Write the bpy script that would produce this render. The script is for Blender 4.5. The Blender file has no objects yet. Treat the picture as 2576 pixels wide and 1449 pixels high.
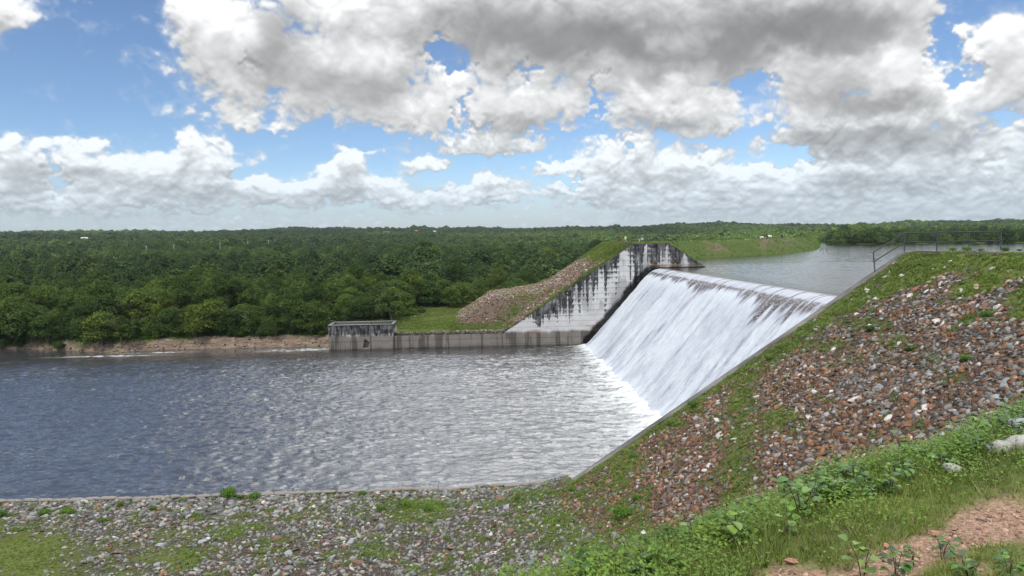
import bpy, bmesh, math, random
import numpy as np
from mathutils import Vector, Matrix, Euler

S = bpy.context.scene
COL = S.collection
R = math.radians
# ------------------------------------------------------------------ camera
# world: x runs upstream along the training walls, y runs along the weir crest
# to the far bank, z = 0 is the water of the lower pool
FPX, PITCH, ROLL, YAW, EYE = 1844.2184, .0669, .0152, .0456, 17.7636
cd = bpy.data.cameras.new('camera'); cam = bpy.data.objects.new('camera', cd); COL.objects.link(cam)
cd.sensor_width = 36; cd.lens = 36 * FPX / 2576; cd.clip_start = .1; cd.clip_end = 20000
fwd = Vector((math.sin(YAW) * math.cos(PITCH), math.cos(YAW) * math.cos(PITCH), -math.sin(PITCH)))
rgt = Vector((math.cos(YAW), -math.sin(YAW), 0)); upv = rgt.cross(fwd)
cr, sr = math.cos(ROLL), math.sin(ROLL)
rx = rgt * cr - upv * sr * -1 * -1
# roll so that the horizon climbs to the right by ROLL
rx = rgt * cr - upv * sr; ux = upv * cr + rgt * sr
M = Matrix((rx, ux, -fwd)).transposed().to_4x4(); M.translation = (0, 0, EYE)
cam.matrix_world = M
S.camera = cam
# ------------------------------------------------------------------ look
S.view_settings.view_transform = 'Standard'; S.view_settings.look = 'None'
S.view_settings.exposure = 0.4; S.view_settings.gamma = 1
S.render.engine = 'CYCLES'
S.cycles.use_denoising = True
S.cycles.max_bounces = 6; S.cycles.diffuse_bounces = 3; S.cycles.glossy_bounces = 3
S.cycles.transparent_max_bounces = 8; S.cycles.transmission_bounces = 2
S.cycles.caustics_reflective = False; S.cycles.caustics_refractive = False
SUN_EL, SUN_AZ = 54., -145.       # azimuth right of the camera's forward direction
SUN_W, SUN_ANGLE = 2.9, 5.
sl = bpy.data.lights.new('sun', 'SUN'); sl.energy = SUN_W; sl.angle = R(SUN_ANGLE); sl.color = (1, .955, .89)
so = bpy.data.objects.new('sun', sl); COL.objects.link(so)
saz = R(SUN_AZ) + YAW
sdir = Vector((math.sin(saz) * math.cos(R(SUN_EL)), math.cos(saz) * math.cos(R(SUN_EL)), math.sin(R(SUN_EL))))
so.rotation_euler = sdir.to_track_quat('Z', 'Y').to_euler(); so.location = sdir * 400

# ---------- noise ----------
def _lat(seed,n=256): return np.random.default_rng(seed).random((n,n)).astype(np.float32)
def vnoise(x,y,seed):
    L=_lat(seed); xi=np.floor(x).astype(np.int32); yi=np.floor(y).astype(np.int32)
    fx=(x-xi).astype(np.float32); fy=(y-yi).astype(np.float32)
    fx=fx*fx*fx*(fx*(fx*6-15)+10); fy=fy*fy*fy*(fy*(fy*6-15)+10)
    a=L[yi&255,xi&255];b=L[yi&255,(xi+1)&255];c=L[(yi+1)&255,xi&255];d=L[(yi+1)&255,(xi+1)&255]
    return a+(b-a)*fx+(c-a)*fy+(a-b-c+d)*fx*fy
def fbm(x,y,seed,octv=5,gain=.5,lac=2.03):
    s=0;a=1;t=0
    for o in range(octv):
        s=s+a*vnoise(x+o*17.3,y-o*9.1,seed+o); t+=a; a*=gain; x=x*lac; y=y*lac
    return s/t
def worley(x,y,seed):
    Lx=_lat(seed+500);Ly=_lat(seed+501); xi=np.floor(x).astype(np.int32); yi=np.floor(y).astype(np.int32)
    best=np.full(x.shape,9.,np.float32)
    for j in (-1,0,1):
        for i in (-1,0,1):
            cx=xi+i;cy=yi+j
            dx=cx+Lx[cy&255,cx&255]-x; dy=cy+Ly[cy&255,cx&255]-y
            best=np.minimum(best,dx*dx+dy*dy)
    return np.sqrt(best)
def puff(x,y,seed,octv=4):
    s=0;a=1;t=0
    wx=fbm(x*.8,y*.8,seed+90,3)-.5; wy=fbm(x*.8+40,y*.8,seed+91,3)-.5
    x=x+wx*.9; y=y+wy*.9
    for o in range(octv):
        s=s+a*(1-np.minimum(worley(x,y,seed+o*3),1.1)); t+=a; a*=.52; x=x*2.1+5.2; y=y*2.1+1.7
    return s/t
def sstep(a,b,x):
    t=np.clip((x-a)/(b-a),0,1); return t*t*(3-2*t)
# ---------- camera rays (degrees of azimuth right of forward, elevation) ----------
def px_dir(x,y):
    dx=x-1288.;dy=y-724.5;c,s=np.cos(ROLL),np.sin(ROLL)
    X=dx*c-dy*s;u=-(dx*s+dy*c)
    Yf=FPX*np.cos(PITCH)+u*np.sin(PITCH);Z=u*np.cos(PITCH)-FPX*np.sin(PITCH)
    return np.degrees(np.arctan2(X,Yf)),np.degrees(np.arctan2(Z,np.hypot(X,Yf)))
# cumulus masses seen in the sky: x,y,rx,ry,amount   (measured, turned into directions)
ADD=[(500,70,110,110,1),(600,130,160,110,1),(780,130,230,150,1.1),(950,150,180,140,1),(870,230,200,70,.9),(1030,290,150,60,.8),(620,185,110,40,.6),
(1180,360,190,38,.9),(1300,375,90,22,.6),(1050,20,260,90,1.1),
(1450,20,420,150,1.3),(1800,40,420,150,1.3),(2100,20,260,120,1.1),(1300,110,150,50,.6),(1650,140,420,60,1.0),(2290,10,80,60,.6),
(1260,250,170,120,1.05),(1400,270,100,70,.8),(1150,190,50,60,.7),(1650,250,160,75,1.0),(1780,300,120,55,.8),(1560,300,80,50,.5),
(2080,190,200,90,1.1),(2260,150,120,90,1),(2150,280,250,90,1.1),(2400,220,130,90,.9),(2200,350,360,55,1),(2545,180,75,140,1),(2500,90,40,45,.7),(2390,160,25,40,.4),(2560,380,80,50,.8),
(30,15,110,45,.9),(110,45,45,30,.5),(205,22,22,26,.38),(185,155,28,10,.34),(235,163,14,10,.3),(340,140,26,14,.3),(380,235,75,34,.34),(430,285,80,20,.32),(530,290,60,24,.33),
(580,270,60,35,.45),(660,315,120,30,.85),(740,330,50,14,.5),(250,235,14,22,.25),
(55,440,95,60,1),(10,360,28,36,.8),(100,385,40,32,.7),(190,375,65,34,.9),(290,430,180,58,1.0),(490,370,58,46,1),(420,400,70,40,.8),(450,460,170,55,1),(560,400,60,36,.7),(640,400,36,18,.4),
(300,500,330,30,.7),(670,470,60,34,.9),(760,480,110,40,1),(875,400,44,44,1),(860,450,90,50,1),(960,470,90,40,.9),(930,380,26,12,.4),
(1080,412,85,26,.95),(1130,465,30,10,.4),(1230,455,70,36,.9),(1240,490,130,26,.7),(1050,500,160,30,.7),
(1400,420,90,34,.8),(1500,400,90,46,.9),(1580,360,90,34,.8),(1640,420,170,55,1),(1760,400,70,45,.8),(1850,440,140,50,1),(1980,430,110,36,.8),(2100,440,120,55,1),(2280,430,180,60,1.1),(2450,420,130,70,1),
(1500,470,180,40,.9),(1800,500,300,40,.9),(2200,500,300,45,1),(2500,500,120,50,1)]
HOLE=[(1105,115,28,30,1.2),(1150,165,34,14,.7),(1165,290,13,50,.55),(1200,320,30,10,.5),(1330,175,40,16,.8),(1505,250,11,60,.8),(1420,335,110,11,.9),(1560,345,50,12,.5),
(1905,205,38,20,.8),(1850,215,40,16,.4),(1900,335,70,26,.6),(1960,395,100,22,.9),(1800,355,70,14,.4),(2395,100,34,55,.9),(2430,185,26,30,.9),(2545,300,55,24,.6),
(1090,360,80,14,.5),(900,345,190,16,.9),(1180,405,60,10,.6),(1330,410,110,14,.7),(1430,452,38,12,.9),(1330,445,30,10,.5),(120,410,26,20,.5),(160,470,20,22,.4),(610,440,30,16,.6),(1130,445,26,22,.5),(640,155,22,16,.35),(2500,400,25,30,.3),(1340,490,30,8,.4)]
DARK=[(700,110,70,90,.28),(760,180,110,60,.16),(900,230,160,40,.22),(1000,210,90,40,.14),(1200,90,180,70,.26),(1480,110,320,60,.42),(1850,110,330,70,.48),(2100,70,180,60,.3),(1650,30,300,60,.22),(1300,30,160,60,.22),
(1300,310,130,24,.24),(1660,300,140,24,.22),(2200,250,150,32,.34),(2150,340,280,26,.3),(2300,370,200,26,.22),(2100,200,80,40,.12),(1400,60,120,60,.1),
(300,440,200,20,.13),(60,450,60,34,.18),(450,490,170,20,.14),(880,430,50,26,.12),(880,480,140,14,.14),(1060,420,60,10,.1),(1250,475,60,12,.12),(1650,450,150,16,.1),(2140,460,80,22,.16),(2280,460,160,16,.12),(700,500,200,14,.12),(1180,370,180,16,.14)]
LITE=[(1720,95,70,40,.34),(1010,140,80,40,.14),(520,60,70,60,.1),(1650,240,90,30,.12),(2270,150,90,50,.12),(1690,20,60,40,.1)]
PXDEG=FPX*np.pi/180
def clouds(az,el):
    """radiance (grey, warm/cool tint) and cover for directions, float32 arrays"""
    az=az.astype(np.float32);el=el.astype(np.float32)
    wx=(fbm(az*.3,el*.35,31,5)-.5)*4; wy=(fbm(az*.3+70,el*.35,37,5)-.5)*3
    k=sstep(1,14,el)*.9+.1
    fx=(fbm(az*1.3,el*1.6,71,4)-.5)*1.5; fy=(fbm(az*1.3+30,el*1.6,77,4)-.5)*1.3
    qa=az+wx*k+fx*.8; qe=el+wy*k+fy*.8
    def blobs(L,qa,qe):
        s=np.ones_like(az)
        for x,y,rx,ry,w in L:
            a0,e0=px_dir(x,y); ra=rx/PXDEG; re=ry/PXDEG
            if a0-3.2*ra>az.max() or a0+3.2*ra<az.min(): continue
            d=((qa-a0)/ra)**2+((qe-e0)/re)**2
            s=s*(1-min(w,.97)*np.exp(-(d**1.3)*1.42))
        return 1-s
    B=blobs(ADD,qa,qe)-blobs(HOLE,az+wx*.35+fx*1.6,el+wy*.3+fy*1.5)*.8
    # rest of the sky (above and beside what the photograph holds)
    up=sstep(18.5,26,el)+sstep(38,46,np.abs(az)); up=np.clip(up,0,1)
    gen=.35+1.5*(fbm(az*.045+9,el*.09,61,4)-.42)+.38*sstep(-22,6,az)*sstep(120,90,np.abs(az))-1.1*sstep(-14,-25,az)*sstep(-110,-80,az)
    B=B*(1-up)+gen*up
    low=sstep(5.2,1.2,el)
    B=B+low*(.05+.5*fbm(az*.12,el*.9,55,3))
    # puffs at sizes that fall towards the horizon
    w3=sstep(6.5,2.0,el); w1=sstep(6,13,el); w2=np.clip(1-w3-w1,0,1)
    P=0;Q=0
    for w,a_,b_,sd_,o_ in ((w1,.26,.32,201,6),(w2,.5,.62,233,5),(w3,.75,1.5,267,5)):
        if w.max()>0:
            p1=puff(az*a_,el*b_,sd_,o_); p2=puff(az*a_,el*b_,sd_,3); P=P+w*p1; Q=Q+w*(p1*.45+p2*.55)
    F=fbm(az*1.6,el*2.0,11,6,.6)-.5
    D=B+(P-.44)*(1.25+.5*sstep(7,3,el))+F*.38
    soft=.26+.22*fbm(az*.2,el*.3,5,3)
    A=sstep(.5,.5+soft,D)
    thin=sstep(.34,.6,D)*.15
    A=np.maximum(A,thin)
    # relief light from above
    Hh=np.clip(B-.4,0,.6)*.8+(Q-.42)*(.60+.15*sstep(7,3,el))+F*.06
    return A,Hh,P,B,blobs(DARK,qa,qe)-blobs(LITE,qa,qe),low,up
def shade(A,Hh,P,B,K,low,up,ppd):
    def sh(a,n): # sample n px further up (rows grow upward)
        n=max(1,int(n)); b=np.empty_like(a); b[:-n]=a[n:]; b[-n:]=a[-1:]; return b
    def shx(a,n):
        n=max(1,int(n)); b=np.empty_like(a); b[:,n:]=a[:,:-n]; b[:,:n]=a[:,:1]; return b
    r=(Hh-sh(Hh,ppd*.25))*.75+(Hh-sh(Hh,ppd*.8))*.55+(Hh-sh(Hh,ppd*1.8))*.45+(Hh-shx(Hh,ppd*.5))*.2
    r=r*(1-.6*np.clip(K*2.6,0,1))*(1-.45*low)
    thick=np.clip(B-.5,0,1)
    V=.90-.06*thick+.46*np.clip(r,-.34,.45)
    V=V-K*.62+up*(.05-thick*.06)
    V=V*(1-low*.15)+low*.15*.62
    V=np.where(V<.62,.62-(.62-V)*.6,V)
    return np.clip(V,.46,1.02)
def cloud_image(az0,az1,el0,el1,W,H):
    az,el=np.meshgrid(np.linspace(az0,az1,W,dtype=np.float32),np.linspace(el0,el1,H,dtype=np.float32))
    r=clouds(az,el); V=shade(*r,ppd=H/(el1-el0)); A=r[0]
    hz=sstep(5.5,.3,el)
    A=A*(1-.35*sstep(2.5,.2,el)); A2=A+(1-A)*.85*hz; V=(V*A+(.76-.0*hz)*(A2-A))/np.maximum(A2,1e-3); A=A2
    V=V+(.80-V)*hz*.15
    return V,A

# ------------------------------------------------------------------ world: sky with cumulus
def np_image(name, V, A):
    H, W = V.shape
    im = bpy.data.images.new(name, W, H, float_buffer=True, alpha=False, is_data=True)
    px = np.ones((H, W, 4), np.float32); px[..., 0] = V; px[..., 1] = A; px[..., 2] = 0
    im.pixels.foreach_set(px.ravel()); im.update(); im.pack()
    return im
CLOUD_GAIN, SKY_STRENGTH = .76, .100
FRONT = (-42, 42, -3, 32); ALLR = (-180, 180, -5, 90)
Vf, Af = cloud_image(*FRONT, 2016, 840)
Va, Aa = cloud_image(*ALLR, 1440, 380)
Vf = Vf ** 2.2 * CLOUD_GAIN; Va = Va ** 2.2 * CLOUD_GAIN
# unseen cloud above the view, brightened to add scene light and water reflection
e_ = np.linspace(ALLR[2], ALLR[3], Va.shape[0])[:, None]; Va = Va * (1 + 2.5 * sstep(18.5, 34, e_)); e_ = np.linspace(FRONT[2], FRONT[3], Vf.shape[0])[:, None]; Vf = Vf * (1 + 2.5 * sstep(18.5, 34, e_))
W_ = bpy.data.worlds.new('World'); S.world = W_; W_.use_nodes = True
nt = W_.node_tree; nt.nodes.clear()
def N(nt, t, **k):
    n = nt.nodes.new(t)
    for a, b in k.items(): setattr(n, a, b)
    return n
def wm(op, a, b=None, c=None):
    n = N(nt, 'ShaderNodeMath', operation=op)
    for i, v in enumerate((a, b, c)):
        if v is None: continue
        if isinstance(v, (int, float)): n.inputs[i].default_value = v
        else: nt.links.new(v, n.inputs[i])
    return n.outputs[0]
tc = N(nt, 'ShaderNodeTexCoord'); sp = N(nt, 'ShaderNodeSeparateXYZ'); nt.links.new(tc.outputs['Generated'], sp.inputs[0])
az = wm('SUBTRACT', wm('ARCTAN2', sp.outputs[0], sp.outputs[1]), YAW)
az = wm('MULTIPLY', az, 180 / math.pi); el = wm('MULTIPLY', wm('ARCSINE', sp.outputs[2]), 180 / math.pi)
def tex(im, rg):
    u = wm('DIVIDE', wm('SUBTRACT', az, rg[0]), rg[1] - rg[0]); v = wm('DIVIDE', wm('SUBTRACT', el, rg[2]), rg[3] - rg[2])
    c = N(nt, 'ShaderNodeCombineXYZ'); nt.links.new(u, c.inputs[0]); nt.links.new(v, c.inputs[1])
    t = N(nt, 'ShaderNodeTexImage', extension='EXTEND', interpolation='Cubic'); t.image = im; nt.links.new(c.outputs[0], t.inputs[0])
    return t.outputs[0]
tf = tex(np_image('clouds_ahead', Vf, Af), FRONT); ta = tex(np_image('clouds_around', Va, Aa), ALLR)
inside = wm('MULTIPLY', wm('LESS_THAN', wm('ABSOLUTE', az), 41), wm('LESS_THAN', el, 31))
mx = N(nt, 'ShaderNodeMix', data_type='RGBA'); nt.links.new(inside, mx.inputs[0]); nt.links.new(ta, mx.inputs[6]); nt.links.new(tf, mx.inputs[7])
s2 = N(nt, 'ShaderNodeSeparateColor'); nt.links.new(mx.outputs[2], s2.inputs[0])
sky = N(nt, 'ShaderNodeTexSky', sky_type='NISHITA'); sky.sun_disc = False
sky.sun_elevation = R(SUN_EL); sky.sun_rotation = saz; sky.altitude = 0; sky.air_density = .85; sky.dust_density = 0; sky.ozone_density = 5.0
blue = N(nt, 'ShaderNodeVectorMath', operation='SCALE'); nt.links.new(sky.outputs[0], blue.inputs[0]); blue.inputs[3].default_value = SKY_STRENGTH
# thick low cloud turns the colour of the air in front of it
tint = N(nt, 'ShaderNodeMapRange'); nt.links.new(el, tint.inputs[0]); tint.inputs[1].default_value = 0; tint.inputs[2].default_value = 9
tm = N(nt, 'ShaderNodeMix', data_type='RGBA'); nt.links.new(tint.outputs[0], tm.inputs[0]); tm.inputs[6].default_value = (.76, .90, 1.02, 1); tm.inputs[7].default_value = (.975, .99, 1.0, 1)
cl = N(nt, 'ShaderNodeVectorMath', operation='SCALE'); nt.links.new(tm.outputs[2], cl.inputs[0]); nt.links.new(s2.outputs[0], cl.inputs[3])
fm = N(nt, 'ShaderNodeMix', data_type='RGBA'); nt.links.new(s2.outputs[1], fm.inputs[0]); nt.links.new(blue.outputs[0], fm.inputs[6]); nt.links.new(cl.outputs[0], fm.inputs[7])
bg = N(nt, 'ShaderNodeBackground'); nt.links.new(fm.outputs[2], bg.inputs[0]); bg.inputs[1].default_value = 1
wo = N(nt, 'ShaderNodeOutputWorld'); nt.links.new(bg.outputs[0], wo.inputs[0])

# ------------------------------------------------------------------ helpers
def pdir(x, y):
    """direction of a measured picture point (2576 px wide) in world axes"""
    x = np.asarray(x, float); y = np.asarray(y, float)
    dx = x - 1288.; dy = y - 724.5; c, s = math.cos(ROLL), math.sin(ROLL)
    X = dx * c - dy * s; u = -(dx * s + dy * c)
    Yf = FPX * math.cos(PITCH) + u * math.sin(PITCH); Z = u * math.cos(PITCH) - FPX * math.sin(PITCH)
    return X * math.cos(YAW) + Yf * math.sin(YAW), -X * math.sin(YAW) + Yf * math.cos(YAW), Z
def proj(x, y, z):
    x = np.asarray(x, float); y = np.asarray(y, float); z = np.asarray(z, float) - EYE
    X = x * math.cos(YAW) - y * math.sin(YAW); Yf = x * math.sin(YAW) + y * math.cos(YAW)
    f = Yf * math.cos(PITCH) - z * math.sin(PITCH); u = z * math.cos(PITCH) + Yf * math.sin(PITCH)
    f = np.where(f < .05, np.nan, f)
    X = X / f * FPX; Y = -u / f * FPX; c, s = math.cos(ROLL), math.sin(ROLL)
    return 1288 + X * c + Y * s, 724.5 + Y * c - X * s
def cam2w(X, Y): return X * math.cos(YAW) + Y * math.sin(YAW), -X * math.sin(YAW) + Y * math.cos(YAW)
def w2cam(x, y): return x * math.cos(YAW) - y * math.sin(YAW), x * math.sin(YAW) + y * math.cos(YAW)
def aty(x, y, Y):
    d = pdir(x, y); return (d[0] * Y / d[1], Y, EYE + d[2] * Y / d[1])
def atz(x, y, z):
    d = pdir(x, y); t = (z - EYE) / d[2]; return (d[0] * t, d[1] * t, z)
def mk(name, V, F, mat=None, parent=None, attrs=None, smooth=False, mats=None, fmat=None, colors=None):
    """fast mesh: V (n,3), F (m,k) with one k, or a list of such arrays"""
    V = np.asarray(V, np.float32); me = bpy.data.meshes.new(name)
    Fs = F if isinstance(F, list) else [F]
    Fs = [np.asarray(f, np.int32) for f in Fs if len(f)]
    me.vertices.add(len(V)); me.vertices.foreach_set('co', V.ravel())
    li = np.concatenate([f.ravel() for f in Fs]); cnt = np.concatenate([np.full(len(f), f.shape[1], np.int32) for f in Fs])
    me.loops.add(len(li)); me.loops.foreach_set('vertex_index', li)
    me.polygons.add(len(cnt)); st = np.concatenate([[0], np.cumsum(cnt)[:-1]]).astype(np.int32)
    me.polygons.foreach_set('loop_start', st); me.polygons.foreach_set('loop_total', cnt)
    if smooth: me.polygons.foreach_set('use_smooth', np.ones(len(cnt), bool))
    if attrs:
        for k, v in attrs.items():
            a = me.attributes.new(k, 'FLOAT', 'POINT'); a.data.foreach_set('value', np.asarray(v, np.float32).ravel())
    if colors is not None:
        a = me.attributes.new('tint', 'FLOAT_COLOR', 'POINT'); c = np.ones((len(V), 4), np.float32); c[:, :3] = colors; a.data.foreach_set('color', c.ravel())
    for m in (mats or ([mat] if mat else [])): me.materials.append(m)
    if fmat is not None: me.polygons.foreach_set('material_index', np.asarray(fmat, np.int32))
    me.update(); me.validate()
    o = bpy.data.objects.new(name, me); COL.objects.link(o)
    if parent: o.parent = parent
    return o
def tag(o, label=None, cat=None, group=None, kind=None):
    if label: o['label'] = label
    if cat: o['category'] = cat
    if group: o['group'] = group
    if kind: o['kind'] = kind
    return o
def empty(name, loc=(0, 0, 0), rz=0):
    o = bpy.data.objects.new(name, None); COL.objects.link(o); o.location = loc; o.rotation_euler = (0, 0, rz); o.empty_display_size = .3
    return o
def gridF(nu, nv):
    i, j = np.meshgrid(np.arange(nu - 1), np.arange(nv - 1), indexing='ij'); a = (i * nv + j).ravel()
    return np.stack([a, a + nv, a + nv + 1, a + 1], 1)
class MB:
    def __init__(s): s.v = []; s.f4 = []; s.n = 0
    def add(s, V, F):
        s.v.append(np.asarray(V, float)); s.f4.append(np.asarray(F, int) + s.n); s.n += len(V)
    def box(s, a, b):
        x0, y0, z0 = a; x1, y1, z1 = b
        s.add([(x0, y0, z0), (x1, y0, z0), (x1, y1, z0), (x0, y1, z0), (x0, y0, z1), (x1, y0, z1), (x1, y1, z1), (x0, y1, z1)],
              [(0, 3, 2, 1), (4, 5, 6, 7), (0, 1, 5, 4), (1, 2, 6, 5), (2, 3, 7, 6), (3, 0, 4, 7)])
    def tube(s, pts, r, n=8, cap=True):
        pts = [Vector(p) for p in pts]; rs = r if hasattr(r, '__len__') else [r] * len(pts); V = []; F = []
        d0 = (pts[1] - pts[0]).normalized(); ref = Vector((0, 0, 1)) if abs(d0.z) < .9 else Vector((1, 0, 0))
        for i, p in enumerate(pts):
            d = (pts[min(i + 1, len(pts) - 1)] - pts[max(i - 1, 0)]).normalized()
            a = d.cross(ref).normalized(); b = d.cross(a)
            for k in range(n):
                t = 2 * math.pi * k / n; V.append(p + (a * math.cos(t) + b * math.sin(t)) * rs[i])
        for i in range(len(pts) - 1):
            for k in range(n):
                k2 = (k + 1) % n; F.append((i * n + k, i * n + k2, (i + 1) * n + k2, (i + 1) * n + k))
        if cap:
            for e, base in ((0, 0), (1, (len(pts) - 1) * n)):
                c = len(V); V.append(pts[0] if e == 0 else pts[-1])
                for k in range(0, n, 2):
                    F.append((base + k, base + (k + 1) % n, base + (k + 2) % n, c))
        s.add([tuple(v) for v in V], F)
    def build(s, name, mat, parent=None, smooth=False):
        return mk(name, np.concatenate(s.v), np.concatenate(s.f4), mat, parent, smooth=smooth)
# ------------------------------------------------------------------ materials
def newmat(name):
    m = bpy.data.materials.new(name); m.use_nodes = True; nt = m.node_tree
    return m, nt, nt.nodes['Principled BSDF']
def L(nt, a, b): nt.links.new(a, b)
def noise(nt, vec, scale, det=4, rough=.5, dist=0):
    n = N(nt, 'ShaderNodeTexNoise'); n.inputs['Scale'].default_value = scale; n.inputs['Detail'].default_value = det; n.inputs['Roughness'].default_value = rough; n.inputs['Distortion'].default_value = dist
    if vec is not None: L(nt, vec, n.inputs['Vector'])
    return n.outputs['Fac']
def ramp(nt, fac, stops):
    n = N(nt, 'ShaderNodeValToRGB'); L(nt, fac, n.inputs[0]); e = n.color_ramp.elements
    while len(e) < len(stops): e.new(.5)
    for q, (p, c) in zip(e, stops): q.position = p; q.color = (c[0], c[1], c[2], 1) if hasattr(c, '__len__') else (c, c, c, 1)
    return n.outputs[0]
def mix(nt, f, a, b, blend='MIX'):
    n = N(nt, 'ShaderNodeMix', data_type='RGBA', blend_type=blend)
    for i, v in ((0, f), (6, a), (7, b)):
        if isinstance(v, (int, float)): n.inputs[i].default_value = v
        elif isinstance(v, tuple): n.inputs[i].default_value = (*v, 1) if len(v) == 3 else v
        else: L(nt, v, n.inputs[i])
    return n.outputs[2]
def bump(nt, h, strength, dist, bs=None, normal=None):
    n = N(nt, 'ShaderNodeBump'); n.inputs['Strength'].default_value = strength; n.inputs['Distance'].default_value = dist; L(nt, h, n.inputs['Height'])
    if normal: L(nt, normal, n.inputs['Normal'])
    if bs: L(nt, n.outputs[0], bs.inputs['Normal'])
    return n.outputs[0]
def attr(nt, name): return N(nt, 'ShaderNodeAttribute', attribute_name=name)
def pos(nt, sc=None):
    g = N(nt, 'ShaderNodeNewGeometry').outputs['Position']
    if sc:
        m = N(nt, 'ShaderNodeMapping'); L(nt, g, m.inputs[0]); m.inputs['Scale'].default_value = sc; return m.outputs[0]
    return g
def simple(name, col, rough=.7, metal=0, var=0, vs=3, spec=.4):
    m, nt, b = newmat(name); b.inputs['Roughness'].default_value = rough; b.inputs['Metallic'].default_value = metal; b.inputs['Specular IOR Level'].default_value = spec
    b.inputs['Base Color'].default_value = (*col, 1)
    if var:
        f = noise(nt, pos(nt), vs, 5, .6); c = mix(nt, f, tuple(max(0, x * (1 - var)) for x in col), tuple(x * (1 + var) for x in col)); L(nt, c, b.inputs['Base Color'])
    return m
def tinted(name, rough=.85, nscale=6, amp=.35, bs=.4, bd=.03, spec=.25, bscale=25):
    """the thing's own colours from its 'tint' attribute, broken up by noise"""
    m, nt, b = newmat(name); b.inputs['Roughness'].default_value = rough; b.inputs['Specular IOR Level'].default_value = spec
    a = attr(nt, 'tint').outputs['Color']; p = pos(nt)
    f = ramp(nt, noise(nt, p, nscale, 6, .65), [(.25, 1 - amp), (.75, 1 + amp)])
    L(nt, mix(nt, 1, a, f, 'MULTIPLY'), b.inputs['Base Color'])
    if bs: bump(nt, noise(nt, p, bscale, 5, .65), bs, bd, b)
    return m
def leafmat(name, dark, light, rnd=True, trans=.25, yellow=(.25, .22, .04), spec=.25, rough=.55, locvar=None):
    m, nt, b = newmat(name); b.inputs['Roughness'].default_value = rough; b.inputs['Specular IOR Level'].default_value = spec
    a = attr(nt, 'shade').outputs['Fac']
    c = mix(nt, a, dark, light)
    if rnd:
        oi = N(nt, 'ShaderNodeObjectInfo'); r_ = oi.outputs['Random']
        c = mix(nt, 1, c, ramp(nt, r_, [(0, (.45, .55, .55)), (.25, (.75, .85, .85)), (.5, (1.0, 1.05, .9)), (.75, (.85, .9, 1.0)), (.88, (1.2, 1.1, .9)), (1, (1.35, 1.2, 1.15))]), 'MULTIPLY')
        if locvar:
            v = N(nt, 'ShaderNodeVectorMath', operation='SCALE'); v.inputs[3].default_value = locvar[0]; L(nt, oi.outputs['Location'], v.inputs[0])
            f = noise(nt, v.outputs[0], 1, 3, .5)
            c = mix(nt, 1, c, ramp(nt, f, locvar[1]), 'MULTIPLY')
            pl = attr(nt, 'pale'); pl.attribute_type = 'INSTANCER'; c = mix(nt, pl.outputs['Fac'], c, mix(nt, 1, c, (2.0, 1.9, 1.5), 'MULTIPLY'))  # pale: sunlight on far hills painted in as lighter leaf colour
    L(nt, c, b.inputs['Base Color'])
    if trans:
        t = N(nt, 'ShaderNodeBsdfTranslucent'); L(nt, mix(nt, 1, c, (1.1, 1.3, .6), 'MULTIPLY'), t.inputs[0]); ms = N(nt, 'ShaderNodeMixShader'); ms.inputs[0].default_value = trans
        L(nt, b.outputs[0], ms.inputs[1]); L(nt, t.outputs[0], ms.inputs[2]); L(nt, ms.outputs[0], nt.nodes['Material Output'].inputs[0])
    return m
rng = np.random.default_rng(7)

# ------------------------------------------------------------------ heights
XC, TOP, TW, KS = 25.478, 16.65, 6.0, .663
YF, YN, LAKE = 119.32, 43.0, 12.61
def softmax(a, b, k): return np.logaddexp(a * k, b * k) / k
BR0, BRN = (0.2, 4.3), (-.551, .834)
def near_h(x, y, rough=True):
    x = np.asarray(x, float); y = np.asarray(y, float)
    e = np.minimum(TOP - .12, TOP - .12 - KS * (XC - x)); e = np.minimum(e, TOP - .12 - KS * (x - XC - TW - .4))
    e = e - .36 * np.clip(y - 43.2, 0, 8)
    sp = np.logaddexp(0, (x + 2) * 2) / 2
    g = .35 + .075 * np.minimum(50.3 - y, 26) + .25 * np.minimum(sp, 14) * sstep(50.6, 44.5, y)
    z = softmax(e, g, 2.2)
    # natural bank the camera stands on, with a bench cut for the path
    X, Y = w2cam(x, y)
    s = (X - BR0[0]) * BRN[0] + (Y - BR0[1]) * BRN[1]
    h = 16.06 - .115 * np.clip(s + 2.0, 0, None) - .66 * np.logaddexp(0, (s - .1) * 2.2) / 2.2 + .0 * X
    h = h - .35 * np.clip(-1.2 - X, 0, 30)
    z = softmax(z, h, 3.)
    # everything sinks under the pool past the shore line and along the wall
    yi = 50.45 + .25 * np.sin(x * .35) + .12 * np.sin(x * 1.1 + 1)
    sh = sstep(0, 1.6, y - yi)
    z = z * (1 - sh) + -1.2 * sh
    z = np.where((y > YN - .3) & (x > 4.6), np.minimum(z, -1.2 + 9 * sstep(6.2, 4.6, x)), z)
    if rough:
        z = z + (fbm(x * .55, y * .55, 301, 4) - .5) * .38 * sstep(0, 1.5, z + .3) * (1 - sstep(40.5, 42.4, y) * sstep(2, 4, x))
    return z
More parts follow.
